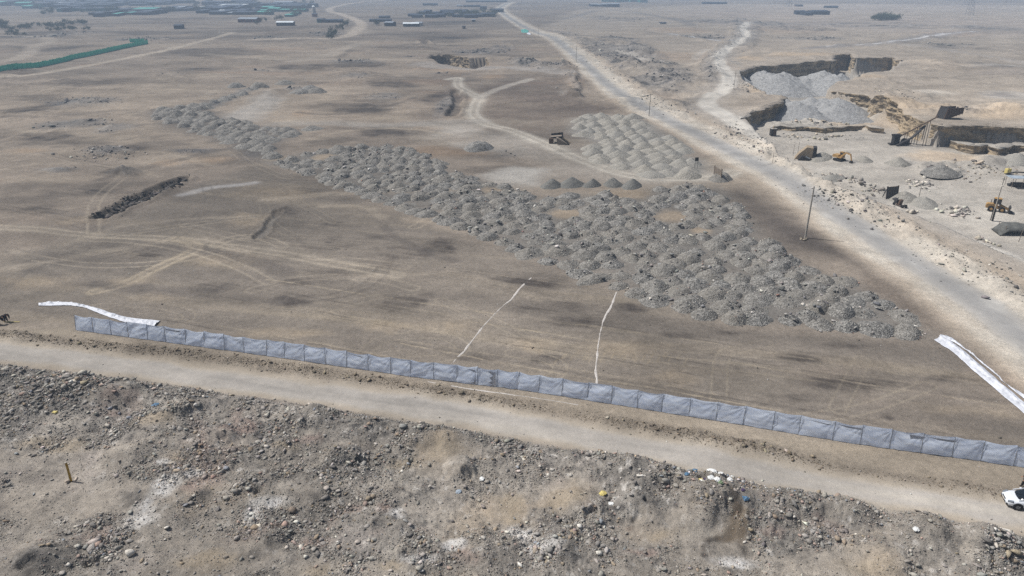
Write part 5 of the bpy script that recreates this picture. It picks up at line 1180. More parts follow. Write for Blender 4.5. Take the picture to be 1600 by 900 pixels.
MB().beam((-1.9, 1.7, 2.6), (.4, 1.7, 3.1), .2, .25).beam((.4, 1.7, 3.1), (3.6, 1.7, 3.0), .2, .25).build('roof_beam', M['dark'], t)
p = P(1573, 274); t = empty('water_tank', p, .2, 'pale yellow tank just left of the blue grey tarpaulin shelter', 'tank')
MB().box((0, 0, .75), (1.2, 1.0, 1.3), None, .15).build('tank_body', M['bag_yellow'], t); MB().bar((0, 0, 1.38), (0, 0, 1.52), .22, .2, 14).build('lid', M['tan'], t)
p = P(1584, 364); t = empty('net_shelter', p, -.2, 'low sagging shelter under grey shade net at the right edge, below the loader', 'shelter')
V = []
for y in np.linspace(-2.0, 2.0, 14):
    for x in np.linspace(-3.2, 3.4, 22): V.append((x, y, max(.02, 2.0 * (1 - abs(x + .2) ** 4 / 110.) - .22 * y * y - .2 * abs(math.sin(x * 1.7)) + .12 * math.sin(y * 3 + x) - (1.2 if x < -2.9 else 0))))
j = np.arange(13)[:, None] * 22; k = np.arange(21)[None]
tb = link('shade_net', np_mesh('shade_net', np.array(V), np.stack([j + k, j + k + 1, j + k + 23, j + k + 22], -1).reshape(-1, 4), M['net'], None, True), t); tb.modifiers.new('thickness', 'SOLIDIFY').thickness = .03
for x, y in ((-2.2, -1.5), (-2.2, 1.5), (1.0, -1.5), (1.0, 1.5), (3.0, -1.5)): MB().bar((x, y, -.2), (x, y, 1.75), .06, .05, 8).build('shelter_post', M['wood'], t)
MB().box((1.9, -1.75, 1.0), (.9, .05, .8)).build('patch_board', M['wall_pale'], t)

# ------------------------------------------------------------------ green fence far left
def green_fence(pts, label, h, step):
    a = UL(pts); L_ = np.concatenate([[0], np.cumsum(np.hypot(*np.diff(a, axis=0).T))]); q = np.arange(0, L_[-1], step)
    x = np.interp(q, L_, a[:, 0]); y = np.interp(q, L_, a[:, 1]); z = relief(x, y); g = [Vector(c) for c in zip(x, y, z)]; o = g[0]
    t = empty('mesh_fence', o, 0, label, 'fence')
    for i, c in enumerate(g): MB().bar(c - o + Vector((0, 0, -.3)), c - o + Vector((0, 0, h + .25)), .08, .07, 6).build('post', M['greend'], t)
    for c, d in zip(g, g[1:]):
        m = MB(); c = c - o; d = d - o; e = d - c; w = Vector((e.y, -e.x, 0)).normalized() * .12; hs = h * rng.uniform(.93, 1.05)
        m.loft([[c + w * .3, c + Vector((0, 0, hs)) + w * .3, c + Vector((0, 0, hs)), c], [(c + d) / 2 + w * 2, (c + d) / 2 + w * 1.6 + Vector((0, 0, hs * .97)), (c + d) / 2 + w * 1.3 + Vector((0, 0, hs * .97)), (c + d) / 2 + w * 1.6], [d + w * .3, d + Vector((0, 0, hs)) + w * .3, d + Vector((0, 0, hs)), d]])
        m.build('mesh_panel', M['green'], t)
green_fence([(-60, 124), (0, 114), (48, 106), (105, 95), (112, 92.5), (147, 86), (190, 76), (232, 68)], 'long teal green mesh fence crossing the plain at the far left', 2.6, 3.3)
green_fence([(203, 65.5), (231, 64.5)], 'short teal green mesh fence behind the end of the long one', 2.4, 3.2)

# ------------------------------------------------------------------ settlement and sheds on the plain
def shed(px, py, wpx, hpx, dep, wall, roof, label, group=None, rz=0., parts=True, pitch=.12, extra=None):
    c = U(px, py); k = math.hypot(*c) / F; w = wpx * k; h = hpx * k; z = zat(*c)
    t = empty('shed', (*c, z), rz, label, 'shed', group)
    MB().prism([(-w / 2, -.6), (w / 2, -.6), (w / 2, h), (-w / 2, h)], 0, dep).build('wall', M[wall], t)
    e = dep * pitch
    m = MB(); m.quad((-w / 2 - .4, -.5, h + .02), (w / 2 + .4, -.5, h + .02), (w / 2 + .4, dep / 2, h + e), (-w / 2 - .4, dep / 2, h + e)); m.quad((-w / 2 - .4, dep / 2, h + e), (w / 2 + .4, dep / 2, h + e), (w / 2 + .4, dep + .5, h + .02), (-w / 2 - .4, dep + .5, h + .02))
    bmesh.ops.remove_doubles(m.bm, verts=m.bm.verts[:], dist=.001); bmesh.ops.solidify(m.bm, geom=m.bm.faces[:], thickness=.15)
    m.build('roof', M[roof], t)
    if extra:
        m = MB()
        for k2 in range(extra): m.box((-w / 2 + (k2 + .6) * w / (extra + .2), -.05, h * .5), (w / extra * .4, .16, h * .55))
        m.build('opening', M['plastic'], t)
    return t
shed(642, 42.5, 22, 4.0, 9, 'wall_dark', 'roof_pale', 'white roofed shed standing alone on the plain, right of the blue roofed one', None, .05, extra=5)
shed(607, 42, 13, 5.0, 8, 'wall_dark', 'roof_grey', 'shed with a blue grey roof left of the white roofed shed', None, -.3, extra=3)
shed(654, 41, 10, 4.0, 8, 'wall_pale', 'roof_grey', 'pale annex at the right end of the white roofed shed', None, 0)
shed(594, 34, 31, 2.8, 7, 'wall_dark', 'roof_dark', 'long low black shed left of and behind the white roofed shed', None, .02, extra=8)
shed(600, 28, 15, 2.2, 8, 'wall_dark', 'roof_dark', 'short dark shed behind the long low black one', None, 0)
shed(445, 41, 23, 4.5, 9, 'wall_dark', 'roof_pale', 'dark shed with mottled pale roof below the teal compound', None, .05, extra=5)
shed(501, 36, 10, 4.5, 8, 'wall_teal', 'roof_dark', 'dark box shed with a green side, left one of the pair by the shrubs', None, 0, extra=2)
shed(519, 36, 28, 3.6, 8, 'wall_dark', 'roof_dark', 'long dark shed, right one of the pair by the shrubs', None, .03, extra=6)
shed(491, 26, 6, 4, 6, 'wall_red', 'roof_dark', 'small brick red hut below the pale tower', None, 0)
shed(278, 45, 10, 4.5, 8, 'wall_dark', 'roof_dark', 'lone dark box shed on the plain below the settlement', None, .1)
shed(725, 45.5, 4.5, 3.6, 3.6, 'wall_brown', 'roof_dark', 'tiny lone brown hut on the bare plain near the second pit', None, .1)
shed(740, 34.5, 5, 3, 5, 'wall_dark', 'roof_grey', 'tiny hut right of the white roofed shed, near the scrap yard', None, 0)
shed(102, 19, 8, 4.5, 8, 'wall_dark', 'roof_dark', 'small lone house in front of the far left settlement edge', None, 0)
shed(386, 36, 26, 4.5, 12, 'wall_red', 'roof_grey', 'reddish brown shed at the front of the settlement', None, -.1, extra=5)
shed(1300, 12.5, 16, 1.8, 10, 'wall_dark', 'roof_dark', 'low dark shed far out on the plain above the quarry road', None, 0)
shed(1249, 10.5, 10, 1.6, 8, 'wall_brown', 'roof_dark', 'small brown shed far out on the plain', None, 0)
shed(1117, 6.5, 34, 2.0, 10, 'wall_dark', 'roof_dark', 'long dark shed on the horizon above the quarry road', None, 0)
shed(672, 9.5, 21, 2.2, 9, 'wall_dark', 'roof_dark', 'lone long shed on the plain behind the scrap yard, left', None, 0)
shed(718, 11, 8, 1.6, 8, 'wall_brown', 'roof_grey', 'tiny shed behind the scrap yard, middle', None, 0)
shed(737, 12, 24, 2.0, 8, 'wall_dark', 'roof_dark', 'long thin shed behind the scrap yard, right', None, 0)
shed(755, 15, 10, 3.8, 9, 'wall_dark', 'roof_dark', 'dark block shed beside the far bend of the asphalt road', None, 0)
shed(760, 3.5, 60, 2.6, 12, 'wall_dark', 'roof_grey', 'very long grey shed on the skyline left of the asphalt road', None, 0)
shed(1036, 38, 9, 1.8, 5, 'wall_pale', 'roof_dark', 'tiny pale hut among the spoil east of the asphalt road', None, 0)
t = empty('silo_tower', P(491, 22), 0, 'pale slim tower rising at the right end of the teal compound', 'tower')
MB().bar((0, 0, -.5), (0, 0, 9), 2.4, 2.2, 14).build('tower_shaft', M['wall_pale'], t); MB().bar((0, 0, 9), (0, 0, 10.6), 2.4, .4, 14).build('tower_roof', M['roof_pale'], t)
# sheds in rows; nothing tells most of them apart
protos = {}
def row_shed(px, py, wpx, hpx, dep, wall, roof, label, group, rz):
    c = U(px, py); k = math.hypot(*c) / F
    if (wall, roof) not in protos:
        m1 = MB().prism([(-.5, -.3), (.5, -.3), (.5, 1), (-.5, 1)], 0, 1).mesh('wall', M[wall]); m2 = MB().prism([(-.52, .0), (.52, .0), (.52, .08), (-.52, .08)], -.04, .5).mesh('roof', M[roof])
        m = MB(); m.loft([[(-.52, -.04, 1.01), (.52, -.04, 1.01), (.52, -.04, 1.06), (-.52, -.04, 1.06)], [(-.52, .5, 1.3), (.52, .5, 1.3), (.52, .5, 1.36), (-.52, .5, 1.36)], [(-.52, 1.04, 1.01), (.52, 1.04, 1.01), (.52, 1.04, 1.06), (-.52, 1.04, 1.06)]]); m2 = m.mesh('roof', M[roof])
        protos[(wall, roof)] = (m1, m2)
    t = empty('shed', (*c, zat(*c)), rz, label, 'shed', group); t.scale = (wpx * k, dep, hpx * k)
    for nme, me in zip(('wall', 'roof'), protos[(wall, roof)]): link(nme, me, t)
BAND = [(-10, 30, 4, 10, 5), (48, 72, 7, 13, 5), (70, 122, 6, 13, 9), (120, 200, 3, 11, 14), (200, 300, 2, 9, 14), (0, 200, 0, 3.5, 8), (318, 402, 13, 25, 17), (318, 400, 7, 13, 6), (400, 492, 8, 16, 12), (205, 246, 18, 25, 6), (176, 206, 18, 26, 5), (284, 320, 14, 22, 4), (250, 284, 14, 21, 4), (140, 176, 20, 27, 5)]
lab = 'low dark shed in the crowded far settlement at the upper left'
for x0, x1, y0, y1, n in BAND:
    for k in range(n):
        w = rng.uniform(14, 34) if n > 5 else rng.uniform(6, 13)
        rf = ['roof_dark', 'roof_dark', 'roof_dark', 'roof_grey', 'roof_pale', 'roof_teal'][rng.choice(6, p=[.5, .2, .14, .08, .04, .04])]
        row_shed(rng.uniform(x0 + w / 2 - 2, max(x1 - w / 2 + 2, x0 + w / 2)), rng.uniform(y0, y1), w, rng.uniform(2.4, 4.2), rng.uniform(18, 60), 'wall_dark', rf, {'roof_pale': 'low shed with a pale roof in the crowded far settlement at the upper left', 'roof_teal': 'low shed under a teal green roof in the crowded far settlement', 'roof_grey': 'low shed with a grey roof in the crowded far settlement'}.get(rf, lab), 'sheds of the far settlement', rng.normal(0, .08))
for x0, x1, y0, y1, n, wl, rf, lb, gp in ((400, 470, 17, 26, 9, 'wall_teal', 'roof_teal', 'teal netted shed in the green compound below the settlement', 'teal sheds of the compound'), (642, 780, 19, 28, 20, 'wall_dark', 'roof_dark', 'dark shed of the long walled scrap yard beside the asphalt road', 'sheds of the scrap yard'), (938, 1012, 1, 3.5, 6, 'wall_teal', 'roof_dark', 'teal shed on the skyline right of the asphalt road', 'teal sheds on the skyline'), (925, 965, 10, 13, 4, 'wall_dark', 'roof_grey', 'low grey shed on the plain right of the asphalt road', 'grey sheds on the plain'), (30, 54, 9, 14, 3, 'wall_teal', 'roof_teal', 'bright teal shed at the far left of the settlement', 'teal sheds at the far left'), (88, 240, 17, 18.5, 8, 'wall_teal', 'roof_dark', 'low teal fence shed along the far settlement front', 'fence sheds of the settlement'), (1245, 1294, 24, 26, 4, 'wall_dark', 'roof_dark', 'low dark shed among spoil on the far plain right', 'dark sheds far right')):
    for k in range(n):
        w = rng.uniform(9, 18); row_shed(x0 + (k + .5) * (x1 - x0) / n + rng.normal(0, 1), rng.uniform(y0, y1), w, rng.uniform(2.4, 4.2), rng.uniform(12, 26), wl, rf, lb, gp, rng.normal(0, .06))
# trees and shrubs
def crown_mesh(seed, n=420):
    r = np.random.default_rng(seed); cl = r.normal(0, .34, (7, 3)); cl[:, 2] = np.abs(cl[:, 2]) * .9
    c = cl[r.integers(0, 7, n)] + r.normal(0, .20, (n, 3)); s = r.uniform(.05, .11, n); u = r.normal(size=(n, 3)); u /= np.linalg.norm(u, axis=1)[:, None]; v = np.cross(u, r.normal(size=(n, 3))); v /= np.linalg.norm(v, axis=1)[:, None]
    V = np.stack([c - u * s[:, None], c + v * s[:, None] * .7, c + u * s[:, None], c - v * s[:, None] * .7], 1).reshape(-1, 3); return np_mesh('crown', V + np.array([0, 0, .55]), np.arange(n * 4).reshape(n, 4), M['leaf'])
CROWNS = [crown_mesh(500 + i) for i in range(4)]
m = MB(); m.bar((0, 0, -.1), (.02, 0, .45), .05, .03, 7).bar((.02, 0, .4), (.22, .05, .8), .03, .012, 6).bar((.02, 0, .42), (-.18, -.1, .75), .028, .012, 6); TRUNK = m.mesh('trunk', M['bark'])
def tree(px, py, h, label, group, wide=1.):
    c = U(px, py); t = empty('tree', (*c, zat(*c)), rng.uniform(0, 6), label, 'tree', group); t.scale = (h * wide, h * wide, h)
    link('trunk', TRUNK, t); link('crown', CROWNS[rng.integers(0, 4)], t)
for rect in ((0, 9, 38, 46, 7, 6.5), (14, 22, 42, 46, 4, 4), (29, 47, 41, 46, 8, 4.5), (48, 66, 38, 41, 6, 3), (66, 100, 40, 44, 14, 4), (98, 133, 36, 39, 14, 4), (60, 140, 44, 49, 14, 3), (0, 40, 50, 56, 10, 3), (105, 118, 43, 47, 4, 3)):
    for k in range(rect[4]): tree(rng.uniform(rect[0], rect[1]), rng.uniform(rect[2], rect[3]), rect[5] * rng.uniform(.4, .8), 'dark dusty tree in the grove at the far left edge of the plain', 'trees of the far left grove', 1.3)
for px, py, h in ((513, 60, 3), (517, 59, 3.6), (521, 57, 5), (523, 54, 3.6), (527, 47, 3), (532, 46, 3), (535, 44, 4), (541, 42, 4), (543, 40, 4), (536, 47, 2.5), (519, 61, 2.6)): tree(px, py, h, 'dark shrub in the straggling row beside the pale bend of the far track', 'shrubs beside the far track', .8)
for px, py, h in ((589, 41, 4.5), (440, 31, 4), (432, 32, 3.4), (402, 39, 3), (416, 34, 3), (408, 35, 3)): tree(px, py, h, 'small tree standing near the isolated sheds', 'small trees near the isolated sheds')
for k in range(24): tree(rng.uniform(1366, 1400), rng.uniform(29, 33), rng.uniform(3, 5), 'dark green bush in the lone clump on the far plain beyond the quarry', 'bushes of the lone clump', 1.5)
for k in range(60): tree(rng.uniform(0, 490), rng.uniform(3, 25), rng.uniform(3, 6), 'dark tree between the sheds of the far settlement', 'trees of the far settlement', 1.4)
for k in range(26): tree(rng.uniform(650, 778), rng.uniform(19, 27), rng.uniform(3, 4.5), 'dark bush between the scrap yard sheds', 'bushes of the scrap yard', 1.5)
p = P(820, 51); t = tag(sheet('green_tarpaulin', [(814, 47), (820, 46), (826, 48)], [(815, 51.5), (821, 52), (826, 52)], 'pale green tarpaulin laid beside the far stretch of the asphalt road', .6, 40, 16, 0., .3, 'roof_teal'), None, 'tarpaulin')
tag(sheet('white_tarpaulin', [(823, 52), (826, 51.5), (829, 53)], [(824, 54), (827, 55), (830, 55)], 'small white sheet just right of the pale green tarpaulin', .5, 30, 12, 0., .3), None, 'tarpaulin')

# ------------------------------------------------------------------ rubbish bags
def bag(px, py, s, m, label, name='rubbish_bag', cat='rubbish bag', flat=.55, rz=None, long=1.25):
    p = P(px, py); b = bmesh.new(); bmesh.ops.create_icosphere(b, subdivisions=3, radius=.5)
    sd = int(px * 7 + py); 
    for v in b.verts:
        n = v.co.normalized(); k = 1 + float(fbm(np.array([n.x * 2 + sd]), np.array([n.y * 2 + n.z * 3]), .8, 4, 601, .7)[0]) * .5
        v.co = Vector((v.co.x * long, v.co.y, max(v.co.z, -.32) * flat)) * k
    me = bpy.data.meshes.new(name); b.to_mesh(me); b.free(); me.materials.append(M[m]); ob = link(name, me); ob.location = (p.x, p.y, p.z + .3 * s * flat); ob.scale = (s, s, s); ob.rotation_euler = (0, 0, rz if rz is not None else sd % 6); return tag(ob, label, cat)
for a in ((1073, 743, .36, 'bag_blue', 'blue rubbish bag, the left of two near the road edge'), (1085, 740.5, .42, 'bag_blue', 'blue rubbish bag, the right of two near the road edge'), (1095, 744, .34, 'bag_yellow', 'pale yellow bag left of the white bags'), (1108, 741, .42, 'bag_white', 'white bag, uppermost of the rubbish row on the road edge'), (1114, 742.5, .5, 'bag_white', 'fat white bag in the middle of the rubbish row'), (1118, 741, .42, 'bag_black', 'black bag between the white bags'), (1111, 747.5, .5, 'bag_white', 'white bag at the near side of the rubbish row'), (1126, 743.5, .4, 'bag_white', 'white bag at the upper right of the rubbish row'), (1130, 747, .4, 'bag_black', 'dark bag at the right end of the rubbish row'), (1121, 749, .5, 'bag_white', 'grey white bag below the black one'), (1125, 755, .4, 'bag_green', 'greenish sack under the white bags'), (1103, 744, .3, 'bag_purple', 'dark purplish bag at the left end of the white row'), (1097, 753, .36, 'bag_white', 'lone white bag in front of the rubbish row'), (1140, 751, .42, 'bag_white', 'crumpled white bag right of the rubbish row'), (1161, 766, .3, 'bag_purple', 'small purple bag right of the rubbish heap'), (1164, 780, .5, 'bag_blue', 'dark blue bag beside the wet run-off'), (942, 772, .5, 'bag_yellow', 'yellow bag lying in the rubble below the road'), (85, 641, .42, 'bag_yellow', 'bright yellow bag in the rubble at the left'), (243, 634, .62, 'bag_blue', 'blue rubbish bag in the dark rubble at the left'), (717, 769, .42, 'tarp', 'pale blue crumpled bag at the edge of the brown mound'), (753, 749, .42, 'bag_white', 'whitish sack beside the dark crevice'), (955, 788, .38, 'bag_white', 'whitish torn sack right of the dark hole'), (1432, 825, .42, 'bag_white', 'pale bluish sack on the rubble at the right')):
    bag(*a)
def scrap_paper():
    n = 420; q = rng.uniform(0, 1, n); lines = [UL([(1060, 748), (1100, 745), (1130, 750), (1150, 760), (1160, 775)]), UL([(980, 735), (1060, 745)]), UL([(1180, 770), (1300, 790)])]
    i = rng.choice(3, n, p=[.7, .15, .15]); x = np.array([np.interp(q[k] * (len(lines[i[k]]) - 1), np.arange(len(lines[i[k]])), lines[i[k]][:, 0]) for k in range(n)]) + rng.normal(0, .5, n); y = np.array([np.interp(q[k] * (len(lines[i[k]]) - 1), np.arange(len(lines[i[k]])), lines[i[k]][:, 1]) for k in range(n)]) + rng.normal(0, .45, n)
    tag(stones('litter', x, y, np.clip(.07 + .05 * rng.pareto(2.5, n), 0, .4), pick([(222, 220, 216), (190, 186, 180), (200, 180, 150), (90, 120, 150), (70, 66, 66), (196, 120, 110)], [6, 4, 2, 1, 1.5, .6], n), flat=.3), kind='stuff')
scrap_paper()
for px, py, s in ((1002, 743, .5), (1566, 832, .6)):
    p = P(px, py); t = MB().box((0, 0, .04), (1.0 * s * 1.6, .5 * s, .05), Matrix.Rotation(.06, 3, 'Y')).build('board_scrap', M['limestone']); t.location = p; t.rotation_euler = (0, 0, .1 if px < 1100 else -.3); tag(t, 'pale board lying on the rubble edge left of the rubbish bags' if px < 1100 else 'pale plank lying on the rubble at the right edge below the car', 'board')
p = P(1569, 830)
t = empty('tyre_scrap', P(1565, 836), 0, 'dark scrap tyre half buried on the bank below the white car', 'tyre')
bm_ = MB()
bm_.loft([[(math.cos(a) * (.34 + .11 * math.cos(b)), math.sin(a) * (.34 + .11 * math.cos(b)), .1 + .09 * math.sin(b)) for b in np.linspace(0, 2 * math.pi, 8, endpoint=False)] for a in np.linspace(0, 2 * math.pi, 21)], False).build('tyre_ring', M['black'], t, True)

# ------------------------------------------------------------------ people
def skin_mesh(name, verts, edges, rad, m, sub=1):
    me = bpy.data.meshes.new(name + '_tmp'); me.from_pydata(verts, edges, []); ob = bpy.data.objects.new(name + '_tmp', me); COL.objects.link(ob)
    sk = ob.modifiers.new('skin', 'SKIN'); sk.use_smooth_shade = True; ob.modifiers.new('sub', 'SUBSURF').levels = sub
    for i, r in enumerate(rad): me.skin_vertices[0].data[i].radius = (r, r) if not isinstance(r, tuple) else r
    me.skin_vertices[0].data[0].use_root = True
    bpy.context.view_layer.update(); dg = bpy.context.evaluated_depsgraph_get()
    out = bpy.data.meshes.new_from_object(ob.evaluated_get(dg)); bpy.data.objects.remove(ob); out.name = name; out.materials.clear(); out.materials.append(m); return out

def person(loc, rz, label, J, top, legs):
    t = empty('person', loc, rz, label, 'person')
    V, E_, R, ix = [], [], [], {}
    def add(k, p, r, to=None):
        ix[k] = len(V); V.append(p); R.append(r)
        if to: E_.append((ix[to], ix[k]))
    add('pelvis', J['pelvis'], (.15, .12)); add('waist', J['waist'], (.13, .11), 'pelvis'); add('chest', J['chest'], (.17, .12), 'waist'); add('neck', J['neck'], .06, 'chest'); add('chin', J['chin'], .085, 'neck'); add('brow', J['brow'], .10, 'chin'); add('crown', J['crown'], .07, 'brow'); add('nose', J['nose'], .018, 'brow')
    for s in 'lr':
        add('hip' + s, J['hip' + s], .10, 'pelvis'); add('knee' + s, J['knee' + s], .06, 'hip' + s); add('ankle' + s, J['ankle' + s], .042, 'knee' + s); add('toe' + s, J['toe' + s], .035, 'ankle' + s)
        add('sh' + s, J['sh' + s], .062, 'chest'); add('el' + s, J['el' + s], .045, 'sh' + s); add('wr' + s, J['wr' + s], .03, 'el' + s)
        w = Vector(J['wr' + s]); d = (w - Vector(J['el' + s])).normalized(); sd = d.cross(Vector((0, 1, .2))).normalized()
        add('palm' + s, (w + d * .07)[:], .032, 'wr' + s)
        for f in range(4): add(f'f{f}{s}', (w + d * .11 + sd * (f - 1.5) * .024)[:], .010, 'palm' + s); add(f'g{f}{s}', (w + d * (.16 - .012 * abs(f - 1.3)) + sd * (f - 1.5) * .027 + Vector((0, .02, 0)))[:], .008, f'f{f}{s}')
        add('th' + s, (w + d * .06 + sd * .06)[:], .011, 'palm' + s); add('ti' + s, (w + d * .10 + sd * .075)[:], .009, 'th' + s)
    link('body', skin_mesh('body', V, E_, R, M['skin']), t)
    def sub(name, keys, edges, grow, m):
        id2 = {k: i for i, k in enumerate(keys)}
        link(name, skin_mesh(name, [V[ix[k]] for k in keys], [(id2[a], id2[b]) for a, b in edges], [tuple(q + grow for q in (R[ix[k]] if isinstance(R[ix[k]], tuple) else (R[ix[k]],) * 2)) for k in keys], m), t)
    sub('jacket', ['waist', 'chest', 'pelvis', 'shl', 'ell', 'wrl', 'shr', 'elr', 'wrr'], [('pelvis', 'waist'), ('waist', 'chest'), ('chest', 'shl'), ('shl', 'ell'), ('ell', 'wrl'), ('chest', 'shr'), ('shr', 'elr'), ('elr', 'wrr')], .05, M[top])
    sub('trousers', ['pelvis', 'hipl', 'kneel', 'anklel', 'hipr', 'kneer', 'ankler'], [('pelvis', 'hipl'), ('hipl', 'kneel'), ('kneel', 'anklel'), ('pelvis', 'hipr'), ('hipr', 'kneer'), ('kneer', 'ankler')], .04, M[legs])
    sub('hair', ['brow', 'crown'], [('brow', 'crown')], .012, M['hair'])
    for s in 'lr': sub('shoe', ['ankle' + s, 'toe' + s], [('ankle' + s, 'toe' + s)], .016, M['shoe'])
    return t
STAND = dict(pelvis=(0, 0, .95), waist=(0, .01, 1.12), chest=(0, .02, 1.34), neck=(0, .03, 1.5), chin=(0, .06, 1.57), brow=(0, .05, 1.66), crown=(0, .03, 1.73), nose=(0, .16, 1.62),
             hipl=(-.1, 0, .9), kneel=(-.12, .05, .5), anklel=(-.13, 0, .09), toel=(-.14, .17, .045), hipr=(.1, 0, .9), kneer=(.13, .12, .5), ankler=(.16, .14, .09), toer=(.18, .31, .045),
             shl=(-.19, .02, 1.42), ell=(-.27, .0, 1.13), wrl=(-.24, .18, .95), shr=(.19, .02, 1.42), elr=(.28, .02, 1.12), wrr=(.25, .22, .98))
BEND = dict(pelvis=(0, -.05, .88), waist=(0, .1, 1.0), chest=(0, .33, 1.02), neck=(0, .48, .96), chin=(0, .56, .92), brow=(0, .63, .95), crown=(0, .70, .98), nose=(0, .68, .86),
            hipl=(-.1, -.04, .84), kneel=(-.14, .06, .46), anklel=(-.16, -.04, .09), toel=(-.17, .13, .045), hipr=(.1, -.04, .84), kneer=(.14, .1, .46), ankler=(.17, .06, .09), toer=(.19, .23, .045),
            shl=(-.19, .38, 1.02), ell=(-.24, .45, .75), wrl=(-.16, .55, .52), shr=(.19, .38, 1.02), elr=(.24, .47, .75), wrr=(.14, .6, .52))
person(P(1599.5, 762.5), 1.2, 'person in dark clothes standing behind the white car at the right edge', STAND, 'cloth_dark', 'cloth_dark')
person(P(9.5, 502.5), -1.9, 'person in dark clothes bending over the ground left of the fence end', BEND, 'cloth_dark', 'cloth_blue')
person(P(-1.5, 507.5), -1.2, 'person in dark clothes cut off by the left edge, bending beside the other', BEND, 'cloth_dark', 'cloth_dark')
p0, p1 = P(6, 503.5), P(31, 503.5); t = MB().beam((0, 0, .06), Vector(p1) - Vector(p0) + Vector((0, 0, .06)), .08, .08).build('long_pole', M['bag_yellow']); t.location = p0; tag(t, 'long pale pole lying on the ground at the feet of the bending person', 'pole')

# ------------------------------------------------------------------ white car
def car():
    q = U(1586, 796.5); d = U(1590, 783) - U(1700, 801); rz = math.atan2(d[1], d[0]); f = np.array([math.cos(rz), math.sin(rz)]); l = np.array([-f[1], f[0]])
    c = q - f * 1.42 - l * .76; t = empty('parked_car', (*c, zat(*c)), rz, 'white hatchback parked on the dirt road at the right edge', 'car')
    def ring(x, w, zb, zm, zt, tw):
        h = [(0, zb), (w * .8, zb), (w * .97, zb + .12), (w, zm), (w * .96, zm + (zt - zm) * .55), (tw, zt), (tw * .5, zt + .025)]
        return [(x, y, z) for y, z in h] + [(x, 0, zt + .035)] + [(x, -y, z) for y, z in h[::-1][:-1]]
    S = [(2.16, .42, .34, .46, .56, .30), (2.10, .66, .24, .47, .63, .48), (1.9, .81, .20, .52, .72, .60), (1.5, .865, .20, .60, .83, .66), (1.0, .88, .20, .64, .92, .72), (.7, .885, .20, .66, .96, .78), (0, .89, .20, .68, .97, .80), (-.9, .89, .20, .68, .98, .80), (-1.6, .87, .22, .68, .99, .76), (-2.0, .80, .28, .66, .98, .66), (-2.12, .62, .36, .62, .9, .5)]
    b = MB().loft([ring(*s) for s in S]).build('body', M['carwhite'], t, True); b.modifiers.new('smooth', 'SUBSURF').levels = 2
    b.modifiers['smooth'].render_levels = 2
    def gr(x, w, z): return [(x, w, z[0]), (x - .0, w * .86, z[1] - .05), (x, w * .7, z[1]), (x, -w * .7, z[1]), (x, -w * .86, z[1] - .05), (x, -w, z[0])]
    gl = MB().loft([gr(1.40, .70, (.86, .885)), gr(.95, .76, (.90, 1.13)), gr(.25, .79, (.93, 1.40)), gr(-.6, .79, (.93, 1.46)), gr(-1.2, .77, (.94, 1.42)), gr(-1.75, .70, (.95, 1.2)), gr(-2.0, .62, (.95, 1.0))]).build('windows', M['glass'], t, True); gl.modifiers.new('smooth', 'SUBSURF').levels = 1; gl.modifiers['smooth'].render_levels = 1
    MB().loft([[(.15, .56, 1.385), (.15, -.56, 1.385), (.15, -.54, 1.41), (.15, .54, 1.41)], [(-.6, .58, 1.455), (-.6, -.58, 1.455), (-.6, -.56, 1.485), (-.6, .56, 1.485)], [(-1.25, .55, 1.405), (-1.25, -.55, 1.405), (-1.25, -.53, 1.43), (-1.25, .53, 1.43)]]).build('roof', M['carwhite'], t, True)
    for s in (1, -1):
        MB().beam((1.36, .72 * s, .91), (.25, .655 * s, 1.385), .05, .06).build('pillar', M['carwhite'], t); MB().beam((-.35, .80 * s, .95), (-.4, .69 * s, 1.40), .05, .08).build('pillar', M['plastic'], t); MB().beam((-1.35, .76 * s, .96), (-1.2, .64 * s, 1.38), .05, .12).build('pillar', M['carwhite'], t)
        MB().box((1.86, .66 * s, .665), (.42, .20, .15), Matrix.Rotation(-.42 * s, 3, 'Z') @ Matrix.Rotation(.25, 3, 'Y'), .05).build('headlight', M['lamp'], t)
        MB().box((2.04, .58 * s, .38), (.14, .20, .14), Matrix.Rotation(-.4 * s, 3, 'Z'), .03).build('fog_lamp', M['plastic'], t)
        MB().box((.72, .96 * s, .98), (.14, .2, .13), None, .04).build('mirror', M['carwhite'], t)
        MB().box((-.15, .893 * s, .78), (.16, .03, .035), None, .008).build('door_handle', M['chrome'], t)
        for x in (1.32, -1.3):
            w = MB().bar((x, .70 * s, .315), (x, .895 * s, .315), .315, .315, 28).build('wheel', M['black'], t)
            m = MB().bar((x, .88 * s, .315), (x, .903 * s, .315), .17, .15, 20)
            for k in range(5): a = k * 1.2566; m.beam((x, .905 * s, .315), (x + .2 * math.cos(a), .905 * s, .315 + .2 * math.sin(a)), .05, .03)
            m.build('rim', M['steel'], w)
            MB().bar((x, .60 * s, .34), (x, .884 * s, .34), .37, .37, 28).build('wheel_arch', M['plastic'], t)
    MB().box((2.12, 0, .40), (.10, .9, .14), None, .03).build('lower_grille', M['plastic'], t); MB().box((2.12, 0, .60), (.10, .62, .07), None, .02).build('grille', M['plastic'], t)
    MB().box((2.165, 0, .50), (.02, .42, .1)).build('number_plate', M['limestone'], t)
    for y in (-.3, .25): MB().beam((1.36, y, .92), (.98, y + .45, 1.14), .02, .02).build('wiper', M['plastic'], t)
car()

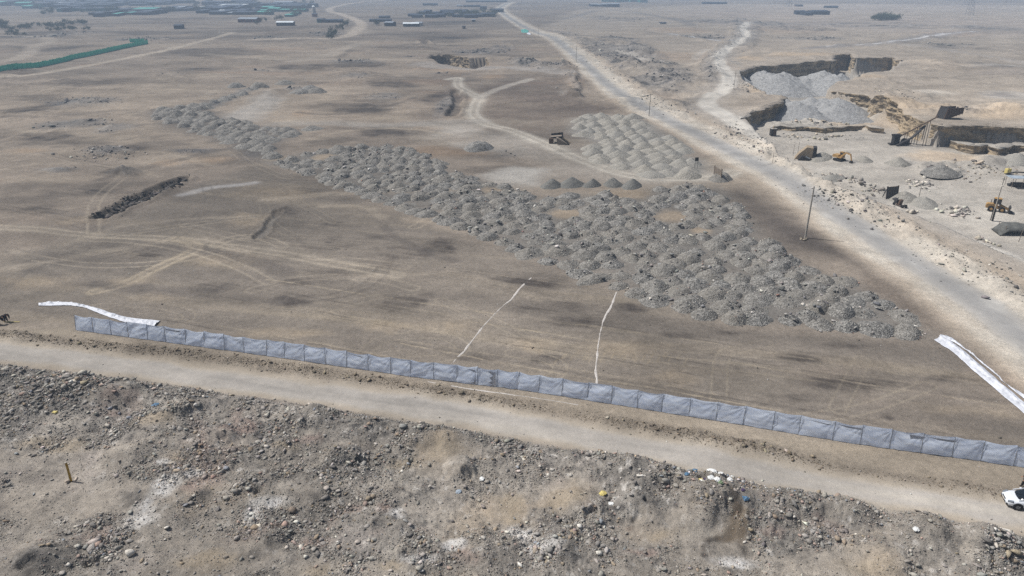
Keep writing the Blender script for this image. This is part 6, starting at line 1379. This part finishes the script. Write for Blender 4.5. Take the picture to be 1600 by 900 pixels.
# ------------------------------------------------------------------ air, light, camera
def haze(density):
    b = MB().box((0, 4600, 18.5), (19000, 19000, 57)); m = bpy.data.materials.new('haze'); nt, N, L, bs = nodes_of(m); N.remove(bs)
    v = N.new('ShaderNodeVolumePrincipled'); v.inputs['Color'].default_value = (.62, .79, 1.0, 1); v.inputs['Density'].default_value = density; v.inputs['Anisotropy'].default_value = .1
    L.new(v.outputs['Volume'], N['Material Output'].inputs['Volume']); tag(b.build('haze', m), kind='stuff')
haze(.00037)
SUN_EL = math.radians(56); sd = Vector((-.96, .28, 0)).normalized() * math.cos(SUN_EL) + Vector((0, 0, math.sin(SUN_EL)))
sl = bpy.data.lights.new('sun', 'SUN'); sl.energy = 4.6; sl.angle = math.radians(.53); sl.color = (1, .985, .965); so = bpy.data.objects.new('sun', sl); COL.objects.link(so); so.rotation_euler = sd.to_track_quat('Z', 'Y').to_euler(); so.location = (0, 0, 60)
w = bpy.data.worlds.new('World'); SC.world = w; w.use_nodes = True; nt = w.node_tree; bg = nt.nodes['Background']
sk = nt.nodes.new('ShaderNodeTexSky'); sk.sky_type = 'NISHITA'; sk.sun_disc = False; sk.sun_elevation = SUN_EL; sk.sun_rotation = math.atan2(sd.x, sd.y); sk.dust_density = 3.0
nt.links.new(sk.outputs['Color'], bg.inputs['Color']); bg.inputs['Strength'].default_value = .078
cam = bpy.data.cameras.new('camera'); cam.sensor_width = 36; cam.lens = 36 * F / 1600; cam.clip_start = .5; cam.clip_end = 30000
co = bpy.data.objects.new('camera', cam); COL.objects.link(co); co.location = (0, 0, CAMH); co.rotation_euler = (math.pi / 2 - PITCH, 0, 0); SC.camera = co
SC.view_settings.view_transform = 'Standard'; SC.view_settings.look = 'None'; SC.view_settings.exposure = 0; SC.view_settings.gamma = 1
SC.render.engine = 'CYCLES'; SC.cycles.use_denoising = False; SC.cycles.denoiser = 'OPENIMAGEDENOISE'; SC.cycles.denoising_input_passes = 'RGB_ALBEDO_NORMAL'; SC.cycles.denoising_prefilter = 'ACCURATE'; SC.cycles.max_bounces = 5; SC.cycles.diffuse_bounces = 2; SC.cycles.volume_bounces = 1; SC.cycles.volume_step_rate = 10; SC.cycles.use_adaptive_sampling = True; SC.cycles.adaptive_threshold = .02
